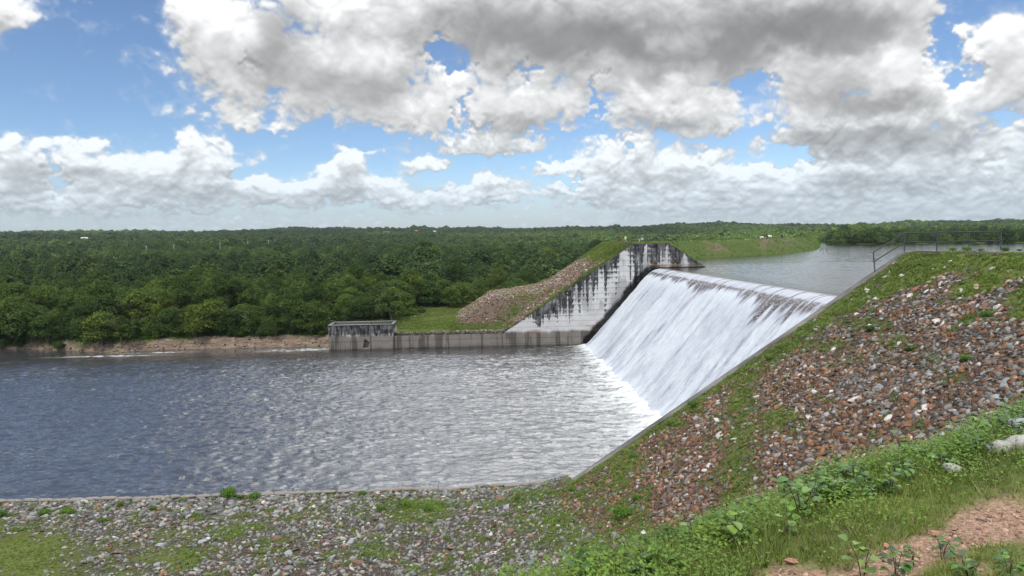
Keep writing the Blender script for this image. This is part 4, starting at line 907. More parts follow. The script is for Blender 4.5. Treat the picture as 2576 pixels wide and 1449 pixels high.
# ------------------------------------------------------------------ low plants
m_grass = leafmat('grass_blades', (.040, .060, .013), (.20, .25, .05), False, .3)
m_weed = leafmat('weed_leaves', (.03, .06, .010), (.15, .25, .035), False, .3)
def tufts(name, x, y, z, hgt, nb, wid, mat, seed, lean=.5, shade=None, leafy=0.):
    """many small upright blades, or little leaves when leafy > 0"""
    r = np.random.default_rng(seed); n = len(x); i = np.repeat(np.arange(n), nb); m = len(i)
    a = r.uniform(0, 2 * np.pi, m); sp_ = hgt[i] * r.uniform(.1, .6, m); bx_ = x[i] + np.cos(a) * sp_ * .5; by_ = y[i] + np.sin(a) * sp_ * .5; bz_ = z[i] - .02
    h = hgt[i] * r.uniform(.45, 1.1, m); ln = lean * h * r.uniform(.2, 1.2, m); w = wid * r.uniform(.6, 1.3, m) * (1 + 0 * h); t = a + r.uniform(-.9, .9, m)
    wx_, wy_ = -np.sin(t) * w, np.cos(t) * w
    if leafy:
        # leaf: a small tilted diamond at a random height in the tuft
        hc = h * r.uniform(.15, 1, m); cx = bx_ + np.cos(t) * ln; cy = by_ + np.sin(t) * ln; cz = bz_ + hc; s = leafy * r.uniform(.5, 1.3, m); e = r.uniform(-.5, .8, m)
        ux = np.cos(t) * np.cos(e) * s; uy = np.sin(t) * np.cos(e) * s; uz = np.sin(e) * s; vx = -np.sin(t) * s * .6; vy = np.cos(t) * s * .6; vz = r.uniform(-.3, .3, m) * s
        V = np.stack([np.stack([cx - ux, cy - uy, cz - uz], -1), np.stack([cx + vx, cy + vy, cz + vz], -1), np.stack([cx + ux, cy + uy, cz + uz], -1), np.stack([cx - vx, cy - vy, cz - vz], -1)], 1).reshape(-1, 3)
        F = np.arange(m * 4).reshape(-1, 4); k = 4
    else:
        V = np.stack([np.stack([bx_ - wx_, by_ - wy_, bz_], -1), np.stack([bx_ + wx_, by_ + wy_, bz_], -1), np.stack([bx_ + np.cos(a) * ln, by_ + np.sin(a) * ln, bz_ + h], -1)], 1).reshape(-1, 3)
        F = np.arange(m * 3).reshape(-1, 3); k = 3
    sv = (shade[i] if shade is not None else .5) + r.uniform(-.28, .28, m)
    return mk(name, V, F, mat, attrs={'shade': np.repeat(np.clip(sv, 0, 1), k)})
def plant_pts(n, box, thr, seed, far=True):
    r = np.random.default_rng(seed); x = r.uniform(box[0], box[1], n); y = r.uniform(box[2], box[3], n); z = near_h(x, y); g = greens(x, y, z)
    X, Y = w2cam(x, y); k = visible(x, y, z) & (r.random(n) < g ** 1.2) & (g > thr) & ((z > .25)) & ((y < YN - .6) | (x < 4.4)) & (path_mask(x, y) < .3) & ((Y > 13) if far else (Y < 14)) & (Y > .8)
    return x[k], y[k], z[k], g[k]
x, y, z, g = plant_pts(150000, (-46, 27, 14, 51), .22, 61)
sh = .25 + .6 * fbm(x * .6, y * .6, 921, 3) + .25 * (fbm(x * 3, y * 3, 923, 2) - .5)
lawn = (x < -16) & (y < 44) & (g > .45)
hg = np.where(lawn, .11, .10 + .16 * fbm(x * .8, y * .8, 925, 3))
o = tufts('grass', x, y, z, hg, 9, .011, m_grass, 62, .7, sh); tag(o, 'thin grass growing between the stones and on the slope', 'grass', kind='stuff')
k = (~lawn) & (rs.random(len(x)) < .55)
o = tufts('weeds', x[k], y[k], z[k], hg[k] * 1.25, 8, .03, m_weed, 63, .6, sh[k], .045); tag(o, 'leafy weeds spreading over the stones', 'weeds', kind='stuff')
# bank next to the camera
r_ = np.random.default_rng(65); n = 150000; X = r_.uniform(-4, 11, n); Y = r_.uniform(1.2, 13.5, n); kk = r_.random(n) < np.clip(5.5 / Y, 0, 1) ** 1.0; X, Y = X[kk], Y[kk]; x, y = cam2w(X, Y); z = near_h(x, y); g = greens(x, y, z)
k = visible(x, y, z, 150) & (r_.random(len(x)) < g ** .8) & (path_mask(x, y) < .25 + .3 * r_.random(len(x)))
x, y, z, g = x[k], y[k], z[k], g[k]; sh = .20 + .65 * fbm(x * 1.2, y * 1.2, 931, 4)
X, Y = w2cam(x, y); sgn = (X - BR0[0]) * BRN[0] + (Y - BR0[1]) * BRN[1]
tall = sstep(-1.3, -.3, sgn) * sstep(2.2, 1.0, sgn)
pn = fbm(x * 1.1 + 7, y * 1.1, 937, 4); hg = .035 + .05 * fbm(x * 2, y * 2, 933, 3) + .07 * tall * (.4 + pn)
k2 = r_.random(len(x)) < .8
o = tufts('grass', x[k2], y[k2], z[k2], hg[k2] * (1 + .5 * (r_.random(int(k2.sum())) < .15)), 7, .0035, m_grass, 66, .9, sh[k2]); tag(o, 'short green grass beside the dirt path in front', 'grass', kind='stuff')
k3 = (r_.random(len(x)) < (.04 + .75 * tall) * (.12 + sstep(.42, .56, pn)))
o = tufts('ground_cover', x[k3], y[k3], z[k3], hg[k3] * 1.5 + .03, 8, .01, m_weed, 67, .8, np.clip(sh[k3] + .12, 0, 1), .014); tag(o, 'low small leaved ground cover along the brow of the bank', 'ground cover', kind='stuff')
# gravel on the path
r_ = np.random.default_rng(71); n = 60000; X = r_.uniform(.9, 6.5, n); Y = r_.uniform(2.2, 7, n); x, y = cam2w(X, Y); z = near_h(x, y); k = (path_mask(x, y) > .35) & visible(x, y, z); x, y, z = x[k], y[k], z[k]
s = .007 + .05 * r_.random(len(x)) ** 7; cols = np.array([.30, .19, .135])[None] * r_.uniform(.4, 1.5, (len(x), 1))
o = scatter('gravel', np.stack([x, y, z - .028], -1), s, cols, m_stone, STONES[:6], .5, 72); tag(o, 'reddish gravel on the dirt path', 'gravel', kind='stuff')
own = [(1990, 1400, .10), (2140, 1372, .09), (2230, 1362, .07), (2400, 1320, .09), (2350, 1335, .07), (2060, 1440, .08), (2480, 1315, .06), (1935, 1430, .09)]
sp_ = []
for px, py, s in own:
    p = hit(px, py, t0=1.5, t1=20)
    if p: sp_.append((p[0], p[1], p[2], (0, 0, 1), s))
own_stones(sp_, [('reddish brown', (.30, .16, .11))], 0, 0, 'loose stone by the dirt path', 'loose stones on the dirt path', 73)

m_dry = leafmat('dry_grass_blades', (.10, .075, .035), (.30, .24, .12), False, .2)
r_ = np.random.default_rng(75); n = 9000; X = r_.uniform(-3, 9, n); Y = r_.uniform(1.5, 11, n); x, y = cam2w(X, Y); z = near_h(x, y); k = visible(x, y, z) & (greens(x, y, z) > .3) & (r_.random(n) < .5 + .5 * fbm(x, y, 941, 3)) & (path_mask(x, y) < .8)
o = tufts('dry_grass', x[k], y[k], z[k], .05 + .10 * r_.random(int(k.sum())), 4, .003, m_dry, 76, 1.1); tag(o, 'dry straw coloured grass mixed into the green bank', None, kind='stuff')
r_ = np.random.default_rng(77); n = 3000; X = r_.uniform(.8, 7, n); Y = r_.uniform(2.8, 7, n); x, y = cam2w(X, Y); z = near_h(x, y); pm_ = path_mask(x, y); k = visible(x, y, z) & (pm_ > .3) & (fbm(x * 2.5, y * 2.5, 943, 3) > .56)
o = tufts('grass', x[k], y[k], z[k] - .03, .03 + .04 * r_.random(int(k.sum())), 6, .003, m_grass, 78, 1.0); tag(o, 'sparse grass growing on the dirt path', None, kind='stuff')

# ------------------------------------------------------------------ trees
m_leaf = leafmat('tree_foliage', (.022, .040, .010), (.102, .150, .030), True, .25, spec=.12, rough=.75)
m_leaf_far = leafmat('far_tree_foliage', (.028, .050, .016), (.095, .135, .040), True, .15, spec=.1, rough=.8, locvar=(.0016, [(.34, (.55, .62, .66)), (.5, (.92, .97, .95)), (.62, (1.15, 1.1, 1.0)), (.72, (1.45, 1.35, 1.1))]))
m_bark = simple('tree_bark', (.13, .105, .08), .9, 0, .4, 3)
def crown_arrays(seed, n, leaf, rad=3.2, hgt=6.0, lobes=11, low=.05, flat=.75, spike=0.):
    r = np.random.default_rng(seed); c = []; a = r.uniform(0, 6.28)
    for i in range(lobes):
        t = i / max(lobes - 1, 1); aa = a + i * 2.4; q = math.sqrt(t) * rad * r.uniform(.55, .8)
        zc = hgt * (1 - .62 * (q / rad) ** 1.6) - r.uniform(.6, 1.3); rr_ = rad * r.uniform(.30, .46)
        c.append((math.cos(aa) * q, math.sin(aa) * q, max(zc, rr_ * .8 + low), rr_))
        c.append((math.cos(aa) * q * 1.05, math.sin(aa) * q * 1.05, max(zc * .5, rr_ * .8 + low), rr_ * 1.0))
    c = np.array(c); m = len(c); wgt = c[:, 3] ** 2; wgt /= wgt.sum(); k = r.choice(m, n, p=wgt)
    d = r.normal(size=(n, 3)); d /= np.linalg.norm(d, axis=1, keepdims=True); d[:, 2] = np.where((d[:, 2] < -.35) & (r.random(n) < .8), -d[:, 2], d[:, 2])
    br = (fbm(d[:, 0] * 2.3 + k * 3.1, d[:, 1] * 2.3 + d[:, 2] * 1.7 + k * 1.7, seed + 5, 3) - .5)
    rr_ = c[k, 3] * (1.0 + br * .75) * (1 - .35 * r.random(n) ** 2.5) + spike * (r.random(n) < .08) * r.uniform(0, 1, n)
    P = c[k, :3] + d * rr_[:, None] * np.array([1, 1, flat]); P[:, 2] = np.maximum(P[:, 2], r.uniform(.0, .5, n))
    nrm = d * .55 + np.array([0, 0, .45]) + r.normal(0, .42, (n, 3)); nrm /= np.linalg.norm(nrm, axis=1, keepdims=True)
    u = np.cross(nrm, r.normal(size=(n, 3))); u /= np.linalg.norm(u, axis=1, keepdims=True); v = np.cross(nrm, u)
    s = leaf * r.uniform(.6, 1.5, n)[:, None]; u = u * s; v = v * s * r.uniform(.45, .8, n)[:, None]
    V = np.stack([P - u, P - v * .9 + u * .15, P + u, P + v], 1).reshape(-1, 3); F = np.arange(n * 4).reshape(-1, 4)
    sh = np.clip(.40 + br * 1.1 + r.uniform(-.22, .22, n) + .12 * r.normal(size=m)[k] + .18 * (r.random(n) < .06), 0, 1)
    return V, F, np.repeat(sh, 4)
def trunk_mb(seed, hgt, rad):
    r = random.Random(seed); mb = MB()
    for b in range(r.choice((2, 3, 3))):
        a = r.uniform(0, 6.28); l = hgt * r.uniform(.6, .85); pts = [(0, 0, -.3)] + [(math.cos(a) * rad * .6 * t ** 1.3 + r.uniform(-.1, .1), math.sin(a) * rad * .6 * t ** 1.3 + r.uniform(-.1, .1), l * t) for t in (.25, .5, .75, 1)]
        mb.tube(pts, [.16, .13, .10, .07, .03], 6, False)
        for j in (2, 3):
            p = pts[j]; a2 = a + r.uniform(-1.3, 1.3); mb.tube([p, (p[0] + math.cos(a2) * rad * .25, p[1] + math.sin(a2) * rad * .25, p[2] + hgt * .12), (p[0] + math.cos(a2) * rad * .45, p[1] + math.sin(a2) * rad * .45, p[2] + hgt * .2)], [.07, .045, .02], 5, False)
    return mb
KINDS = []   # rad, hgt, lobes, flat, leaf, n, spike
for i, (ra, hg_, lo, fl, lf, n, sp__) in enumerate([(3.3, 5.8, 12, .8, .115, 9500, .0), (2.6, 6.6, 9, .95, .105, 8500, .3), (3.9, 5.2, 14, .65, .12, 10000, 0), (2.2, 4.4, 8, .85, .095, 7000, .2), (3.0, 7.2, 11, .9, .11, 9500, .2), (3.6, 6.2, 12, .6, .13, 9000, .4), (2.0, 3.2, 7, .8, .085, 6000, .2), (3.2, 6.0, 10, .8, .15, 6500, .5)]):
    V, F, sh_ = crown_arrays(900 + i * 7, n, lf, ra, hg_, lo, .05, fl, sp__)
    c = mk('crown', V, F, m_leaf, attrs={'shade': sh_}); t = trunk_mb(950 + i, hg_, ra).build('trunk', m_bark, None, True)
    KINDS.append((c, t, ra, hg_)); COL.objects.unlink(c); COL.objects.unlink(t)
rt = random.Random(77)
SHAPES = ['rounded', 'tall narrow', 'wide low', 'small', 'tall full', 'flat topped', 'low bushy', 'loose open']
def put_tree(x, y, z, kind, sc, label, cat, group, name='tree'):
    if group:
        p_ = float(proj(x, y, z + 4)[0]); wh = 'by the left edge' if p_ < 260 else ('left' if p_ < 560 else ('left of the basin' if p_ < 830 else ('above the basin' if p_ < 1060 else 'right of the basin')))
        sh_w = SHAPES[kind]; label = f'{sh_w} {label}, {wh}' if cat == 'tree' else f'{label}, {wh}'; group = f'{group}, {sh_w}, {wh}'
    e = empty(name, (x, y, z), rt.uniform(0, 6.28)); e.scale = (sc * rt.uniform(.9, 1.15), sc * rt.uniform(.9, 1.15), sc * rt.uniform(.88, 1.12)); tag(e, label, cat, group)
    for o in KINDS[kind][:2]:
        q = o.copy(); COL.objects.link(q); q.parent = e
    return e
def poisson(n, dist, gen, keep, seed):
    r = np.random.default_rng(seed); out = []; cell = {}
    for _ in range(n):
        x, y = gen(r)
        dm = dist(x, y)
        if not keep(x, y): continue
        ci, cj = int(x // 3), int(y // 3); m = int(dm // 3) + 1; ok = True
        for i in range(ci - m, ci + m + 1):
            for j in range(cj - m, cj + m + 1):
                for (a, b) in cell.get((i, j), ()):
                    if (a - x) ** 2 + (b - y) ** 2 < dm * dm: ok = False; break
                if not ok: break
            if not ok: break
        if ok: out.append((x, y)); cell.setdefault((ci, cj), []).append((x, y))
    return out
def clearing(x, y):
    """open ground where no tree stands"""
    if -16 < x < 8 and y < 158 - .35 * abs(x + 5): return True
    if -34 < x <= -14 and y < 150 and abs(x - np.interp(y, [122, 127, 133, 138, 144, 150], [-14, -19, -24, -29, -31.5, -38])) < 4.5: return True
    if -24.5 < x < -13 and y < 134: return True
    q, s = seg_dist(np.array([x]), np.array([y]), CREST)
    if s[0] > 0 and y > 119: return True
    if q[0] < 34 and y < 165: return True
    if q[0] < 26: return True
    return False
def front(x): return float(shore_far(x)) + (1.9 if x > -62 else 1.2)
def inview(x, y, z=5, m=120):
    px, py = proj(x, y, z); return -m < px < 2576 + m
near = []
# front row at the water's edge: spaced along the bank
x = -128.
while x < -26:
    if not clearing(x, front(x) + 1): near.append((x, front(x) + rt.uniform(0, 2.2)))
    x += rt.uniform(2.6, 4.2)
nfront = len(near)
more = poisson(9000, lambda x, y: 3.7 + (y - 128) * .008, lambda r: (r.uniform(-150, 30), 129 + 66 * r.random() ** 1.0), lambda x, y: y > front(x) + 4.5 and inview(x, y) and not clearing(x, y), 81)
more.sort(key=lambda p: p[1])
m1 = more[:250 - nfront]; ymax = m1[-1][1]; rest = more[250 - nfront:]
front_kinds = [0, 2, 3, 4, 0, 5, 3, 2]
for i, (x, y) in enumerate(near):
    k = rt.choice(front_kinds); z = float(far_h(x, y))
    px = float(proj(x, y, 5)[0])
    if px < 330: lb, gp = 'dense tree overhanging the water edge', 'trees on the left part of the riverbank'
    elif px < 620: lb, gp = 'tree above the pale eroded bank', 'trees above the pale eroded bank'
    else: lb, gp = 'tree on the bank beside the basin', 'trees left of the basin'
    put_tree(x, y, z, k, rt.uniform(.8, 1.12), lb, 'tree', gp)
for i, (x, y) in enumerate(m1):
    k = rt.choice(range(8)); z = float(far_h(x, y))
    if y < 150: lb, gp = 'tree in the second rank behind the riverbank', 'second rank of the wood'
    elif y < 165: lb, gp = 'tree in the middle of the wood', 'middle of the wood'
    else: lb, gp = 'tree deep in the wood', 'depth of the wood'
    if x > -12: lb, gp = 'dark tree behind the grassy clearing', 'trees behind the clearing'
    put_tree(x, y, z, k, rt.uniform(.75, 1.2), lb, 'tree', gp)
# low bushes on the clearing and under the front trees
def bush(x, y, sc, label, group, z=None, kind=6):
    z = float(far_h(x, y)) if z is None else z; put_tree(x, y, z, kind, sc, label, 'bush', group, 'bush')
for px, py, s in ((960, 800, .95), (985, 797, .9), (1010, 795, .8), (935, 800, .9), (1035, 793, .6), (905, 790, 1.0), (1060, 788, .5), (860, 812, 1.0), (845, 800, .9)):
    p = hit(px, py, far_h, 100, 300)
    if p and p[1] > 123: bush(p[0], p[1], s, 'low green bush at the edge of the grassy clearing behind the basin', 'bushes by the clearing', p[2])
x = -120.
while x < -27: bush(x, float(shore_far(x)) + rt.uniform(2.4, 4.0), rt.uniform(.45, .85), 'small bush hanging over the top of the eroded bank', 'bushes on the eroded bank'); x += rt.uniform(3, 6)
for px, py in ((20, 868), (50, 872), (140, 868), (150, 880), (5, 880)):
    p = hit(px, py, far_h, 100, 300)
    if p: bush(p[0], p[1], .5, 'dark bush at the foot of the bank by the left edge', 'bushes at the foot of the bank', max(p[2], .1))
# the rest of the wood, one mass out to the horizon
src = bpy.data.collections.new('wood_kinds'); src2 = bpy.data.collections.new('far_wood_kinds')
for i, (ra, hg_, lo, fl, lf, n) in enumerate([(3.3, 5.8, 12, .8, .24, 2400), (2.6, 6.6, 9, .95, .22, 2100), (3.9, 5.2, 14, .65, .25, 2600), (3.0, 7.2, 11, .9, .24, 2300), (3.6, 4.6, 12, .6, .24, 2200)]):
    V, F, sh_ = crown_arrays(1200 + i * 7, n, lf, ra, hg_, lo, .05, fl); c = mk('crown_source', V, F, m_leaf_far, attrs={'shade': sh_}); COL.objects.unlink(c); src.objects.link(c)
for i, (ra, hg_, lo, fl, lf, n) in enumerate([(3.4, 5.6, 9, .75, .5, 620), (3.0, 6.4, 8, .85, .5, 560), (3.8, 5.0, 10, .6, .52, 620), (3.2, 7.0, 8, .8, .5, 560)]):
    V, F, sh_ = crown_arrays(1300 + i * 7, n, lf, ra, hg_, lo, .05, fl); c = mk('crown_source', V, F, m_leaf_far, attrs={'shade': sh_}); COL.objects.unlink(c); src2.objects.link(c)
def instancer(name, P, scale, coll, label, seed, pale):
    me = bpy.data.meshes.new(name); me.vertices.add(len(P)); me.vertices.foreach_set('co', np.asarray(P, np.float32).ravel())
    a = me.attributes.new('grow', 'FLOAT', 'POINT'); a.data.foreach_set('value', np.asarray(scale, np.float32)); r = np.random.default_rng(seed)
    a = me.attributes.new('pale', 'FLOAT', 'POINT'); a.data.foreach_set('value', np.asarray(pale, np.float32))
    a = me.attributes.new('turn', 'FLOAT', 'POINT'); a.data.foreach_set('value', r.uniform(0, 6.28, len(P)).astype(np.float32))
    o = bpy.data.objects.new(name, me); COL.objects.link(o)
    g = bpy.data.node_groups.new(name + '_spread', 'GeometryNodeTree'); g.interface.new_socket('Geometry', in_out='INPUT', socket_type='NodeSocketGeometry'); g.interface.new_socket('Geometry', in_out='OUTPUT', socket_type='NodeSocketGeometry')
    i_ = g.nodes.new('NodeGroupInput'); o_ = g.nodes.new('NodeGroupOutput'); ip = g.nodes.new('GeometryNodeInstanceOnPoints'); ci = g.nodes.new('GeometryNodeCollectionInfo'); ci.inputs['Collection'].default_value = coll; ci.inputs['Separate Children'].default_value = True; ci.inputs['Reset Children'].default_value = True
    na = g.nodes.new('GeometryNodeInputNamedAttribute'); na.data_type = 'FLOAT'; na.inputs['Name'].default_value = 'grow'; nb_ = g.nodes.new('GeometryNodeInputNamedAttribute'); nb_.data_type = 'FLOAT'; nb_.inputs['Name'].default_value = 'turn'
    cx = g.nodes.new('ShaderNodeCombineXYZ'); l = g.links.new
    l(i_.outputs[0], ip.inputs['Points']); l(ci.outputs[0], ip.inputs['Instance']); ip.inputs['Pick Instance'].default_value = True
    mz = g.nodes.new('ShaderNodeMath'); mz.operation = 'POWER'; mz.inputs[1].default_value = .6; cz = g.nodes.new('ShaderNodeCombineXYZ'); l(na.outputs['Attribute'], mz.inputs[0]); l(na.outputs['Attribute'], cz.inputs[0]); l(na.outputs['Attribute'], cz.inputs[1]); l(mz.outputs[0], cz.inputs[2])
    l(cz.outputs[0], ip.inputs['Scale']); l(nb_.outputs['Attribute'], cx.inputs[2]); l(cx.outputs[0], ip.inputs['Rotation']); l(ip.outputs[0], o_.inputs[0])
    md = o.modifiers.new('spread', 'NODES'); md.node_group = g
    tag(o, label, None, kind='stuff'); return o
r_ = np.random.default_rng(91)
def wood_ok(x, y):
    q, s = seg_dist(x, y, CREST); X, Y = w2cam(x, y); r = np.hypot(X, Y); az_ = np.degrees(np.arctan2(X, Y))
    lake = (s > 0) & (y > 100) & (r < 384 + 18 * (fbm(az_ * .5, az_ * 0 + 3, 420, 3) - .5)); return ~lake & (q > 14 + 12 * (s < 0)) & (~((s < 0) & (q < 34) & (y < 165)))
def mass(r0, r1, sp0, spk, name, coll, label, seed, k=1.0):
    rr_ = [] ; r = r0; P = []; rg = np.random.default_rng(seed)
    while r < r1:
        sp_ = max(sp0, r * spk); n = int(R(82) * r / sp_); th_ = (np.arange(n) + rg.uniform(-.5, .5, n)) / n * R(82) - R(41); q = r + rg.uniform(-.5, .5, n) * sp_
        P.append(np.stack([q * np.sin(th_), q * np.cos(th_), np.full(n, sp_)], -1)); r += sp_
    P = np.concatenate(P); x, y = cam2w(P[:, 0], P[:, 1]); ok_ = wood_ok(x, y) & (y > ymax + .5) & (y > shore_far(x) + 4)
    gap = fbm(x / 60, y / 60, 941, 3); rr2 = np.hypot(P[:, 0], P[:, 1]); ok_ &= (gap < .66) | (rr2 < 260)
    x, y, s = x[ok_], y[ok_], P[ok_, 2]; z = far_h(x, y)
    azd = np.degrees(np.arctan2(*w2cam(x, y))); rr3 = np.hypot(x, y); pn_ = fbm(x / 150, y / 150, 951, 3)
    pale = np.clip(sstep(11, 17, azd + (pn_ - .5) * 8) * sstep(520, 640, rr3 + (pn_ - .5) * 200) * sstep(1500, 1350, rr3 + (pn_ - .5) * 500) + .5 * sstep(.60, .66, pn_) * (rr3 > 400), 0, 1)  # first term paints a sunlit band across the right hills, second adds random patches
    big = fbm(x / 45, y / 45, 944, 2); sc = s / 4.6 * rg.uniform(.75, 1.25, len(x)) * (.75 + .55 * big) * k
    sc = np.clip(sc, .7, 1.9); sc = sc * np.where((azd > 16) & (rr3 < 520), .72, 1); sc = np.where(rg.random(len(x)) < .05, sc * 1.5, sc)
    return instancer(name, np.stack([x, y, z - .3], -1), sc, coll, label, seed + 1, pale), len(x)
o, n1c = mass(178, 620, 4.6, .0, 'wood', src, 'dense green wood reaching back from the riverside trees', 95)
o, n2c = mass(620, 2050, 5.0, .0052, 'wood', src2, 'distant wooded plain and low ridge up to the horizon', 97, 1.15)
print('trees', len(near), len(m1), n1c, n2c)

# ------------------------------------------------------------------ grass on the far side
def far_tufts(n, box, keep, hgt, name, label, seed, wid=.035, mat=None):
    r = np.random.default_rng(seed); x = r.uniform(box[0], box[1], n); y = r.uniform(box[2], box[3], n); z = far_h(x, y); ba, st, tk = far_attrs(x, y, z); q, s = seg_dist(x, y, CREST)
    k = keep(x, y, z, q, s) & (r.random(n) > np.maximum.reduce([ba, st, tk])); x, y, z = x[k], y[k], z[k]; sh = np.clip(.1 + .8 * fbm(x * .25, y * .25, seed + 3, 4), 0, 1)
    hh_ = hgt * (.5 + fbm(x * .4, y * .4, seed + 5, 3)); o = tufts(name, x, y, z, hh_, 5, wid, mat or m_grass, seed + 1, .8, sh); tag(o, label, None, kind='stuff')
far_tufts(60000, (-26, 30, 119.9, 165), lambda x, y, z, q, s: (z > 2.3), .30, 'grass', 'rough grass on the clearing and the top of the far embankment', 111)
far_tufts(52000, (20, 190, 119.9, 420), lambda x, y, z, q, s: (s > 0) & (q < 13) & (z > 12.4), .38, 'grass', 'rough grass along the reservoir side of the embankment', 121, .06, m_weed)
far_tufts(30000, (-135, -25, 121, 140), lambda x, y, z, q, s: (y < shore_far(x) + 7) & (y > shore_far(x) + 1.6) & (z > 1.2), .42, 'grass', 'grass hanging over the top of the eroded riverbank', 131, .05, m_weed)
r_ = np.random.default_rng(141); n = 9000; x = r_.uniform(30, 190, n); y = r_.uniform(140, 420, n); z = far_h(x, y); q, s_ = seg_dist(x, y, CREST); ba, st, tk = far_attrs(x, y, z)
k = (s_ > 0) & (q < 11) & (z > 12.5) & (r_.random(n) < st + .05); x, y, z = x[k], y[k], z[k]
o = scatter('embankment_stones', np.stack([x, y, z + .05], -1), r_.uniform(.2, .6, len(x)), palette(len(x), (.6, .2), r_), m_stone, STONES[:5], .3, 142); tag(o, 'grey stones in the grass of the embankment beside the reservoir', None, kind='stuff')
# ------------------------------------------------------------------ plants one can tell apart
m_leafy = leafmat('broad_leaves', (.045, .095, .022), (.16, .27, .055), True, .3, spec=.4, rough=.4)
m_lime = leafmat('lime_leaves', (.05, .10, .012), (.15, .24, .025), True, .35)
m_stem = simple('dark_stem', (.035, .028, .018), .7)
def leaf_quadfan(r, c, d, up_, ln, wd, fold):
    """one folded oval leaf: centre c, axis d, upward normal up_"""
    d = Vector(d).normalized(); s = d.cross(Vector(up_)).normalized(); u = s.cross(d); c = Vector(c)
    rows = [(0, .12), (.22, .72), (.5, 1), (.78, .80), (1, .10)]; V = []; F = []
    for t, w in rows:
        m = c + d * ln * t + u * (.10 * ln * math.sin(t * 3.14)); V += [m - s * wd * w + u * fold * wd * w, m, m + s * wd * w + u * fold * wd * w]
    for i in range(4): F += [(3 * i, 3 * i + 1, 3 * i + 4, 3 * i + 3), (3 * i + 1, 3 * i + 2, 3 * i + 5, 3 * i + 4)]
    return [tuple(v) for v in V], F
def broad_plant(seed, hgt, nleaf, ln):
    r = random.Random(seed); st = MB(); lf = MB(); sh = []
    for b in range(r.choice((2, 3, 3))):
        a = r.uniform(0, 6.3); tip = (math.cos(a) * hgt * .35, math.sin(a) * hgt * .35, hgt * r.uniform(.8, 1.1)); mid = (tip[0] * .4 + r.uniform(-.02, .02), tip[1] * .4, tip[2] * .55)
        st.tube([(0, 0, -.05), mid, tip], [.006, .004, .003], 5, False)
        for k in range(nleaf):
            t = r.uniform(.25, 1.0); p = [mid[i] * (2 * t if t < .5 else 2 - 2 * t) + tip[i] * (0 if t < .5 else 2 * t - 1) for i in range(3)]
            aa = r.uniform(0, 6.3); e = r.uniform(-.2, .7); d = (math.cos(aa) * math.cos(e), math.sin(aa) * math.cos(e), math.sin(e)); pl = ln * r.uniform(.3, .7); q = [p[i] + d[i] * pl for i in range(3)]
            st.tube([p, q], [.002, .0015], 4, False); l = ln * r.uniform(.55, 1.15)
            V, F = leaf_quadfan(r, q, (d[0], d[1], d[2] * .5 - r.uniform(0, .5)), (r.uniform(-.3, .3), r.uniform(-.3, .3), 1), l, l * r.uniform(.34, .46), r.uniform(.15, .55)); lf.add(V, F); sh += [r.uniform(0, 1)] * len(V)
    s_ = st.build('stem', m_stem, None, True); l_ = mk('leaves', np.concatenate(lf.v), np.concatenate(lf.f4), m_leafy, None, {'shade': sh}, True); COL.objects.unlink(s_); COL.objects.unlink(l_); return s_, l_
def round_plant(seed, hgt, n, ln):
    r = random.Random(seed); st = MB(); lf = MB(); sh = []
    for b in range(7):
        a = r.uniform(0, 6.3); st.tube([(0, 0, -.03), (math.cos(a) * hgt * .3, math.sin(a) * hgt * .3, hgt * .5), (math.cos(a) * hgt * .8, math.sin(a) * hgt * .8, hgt * r.uniform(.6, 1))], [.004, .003, .002], 4, False)
    for k in range(n):
        a = r.uniform(0, 6.3); q = hgt * 1.1 * math.sqrt(r.random()); z = hgt * (1 - .5 * (q / hgt / 1.1) ** 2) * r.uniform(.45, 1); l = ln * r.uniform(.6, 1.2); e = r.uniform(0, 6.3)
        V, F = leaf_quadfan(r, (math.cos(a) * q, math.sin(a) * q, z), (math.cos(e), math.sin(e), r.uniform(-.3, .3)), (r.uniform(-.4, .4), r.uniform(-.4, .4), 1), l, l * .48, .2); lf.add(V, F); sh += [r.uniform(0, 1)] * len(V)
    s_ = st.build('stem', m_stem, None, True); l_ = mk('leaves', np.concatenate(lf.v), np.concatenate(lf.f4), m_lime, None, {'shade': sh}, True); COL.objects.unlink(s_); COL.objects.unlink(l_); return s_, l_
BROAD = [broad_plant(500 + i, h, n, l) for i, (h, n, l) in enumerate([(.30, 7, .10), (.24, 8, .085), (.36, 6, .11), (.20, 9, .075)])]
LIME = [round_plant(520 + i, h, n, l) for i, (h, n, l) in enumerate([(.20, 190, .042), (.16, 160, .036), (.24, 220, .046)])]
rp = random.Random(17)
def put_plant(x, y, z, pair, sc, label, group, name='leafy_plant'):
    e = empty(name, (x, y, z - .01), rp.uniform(0, 6.3)); e.scale = (sc,) * 3; tag(e, label, 'plant', group)
    for o in pair: q = o.copy(); COL.objects.link(q); q.parent = e
    return e
cnt = 0
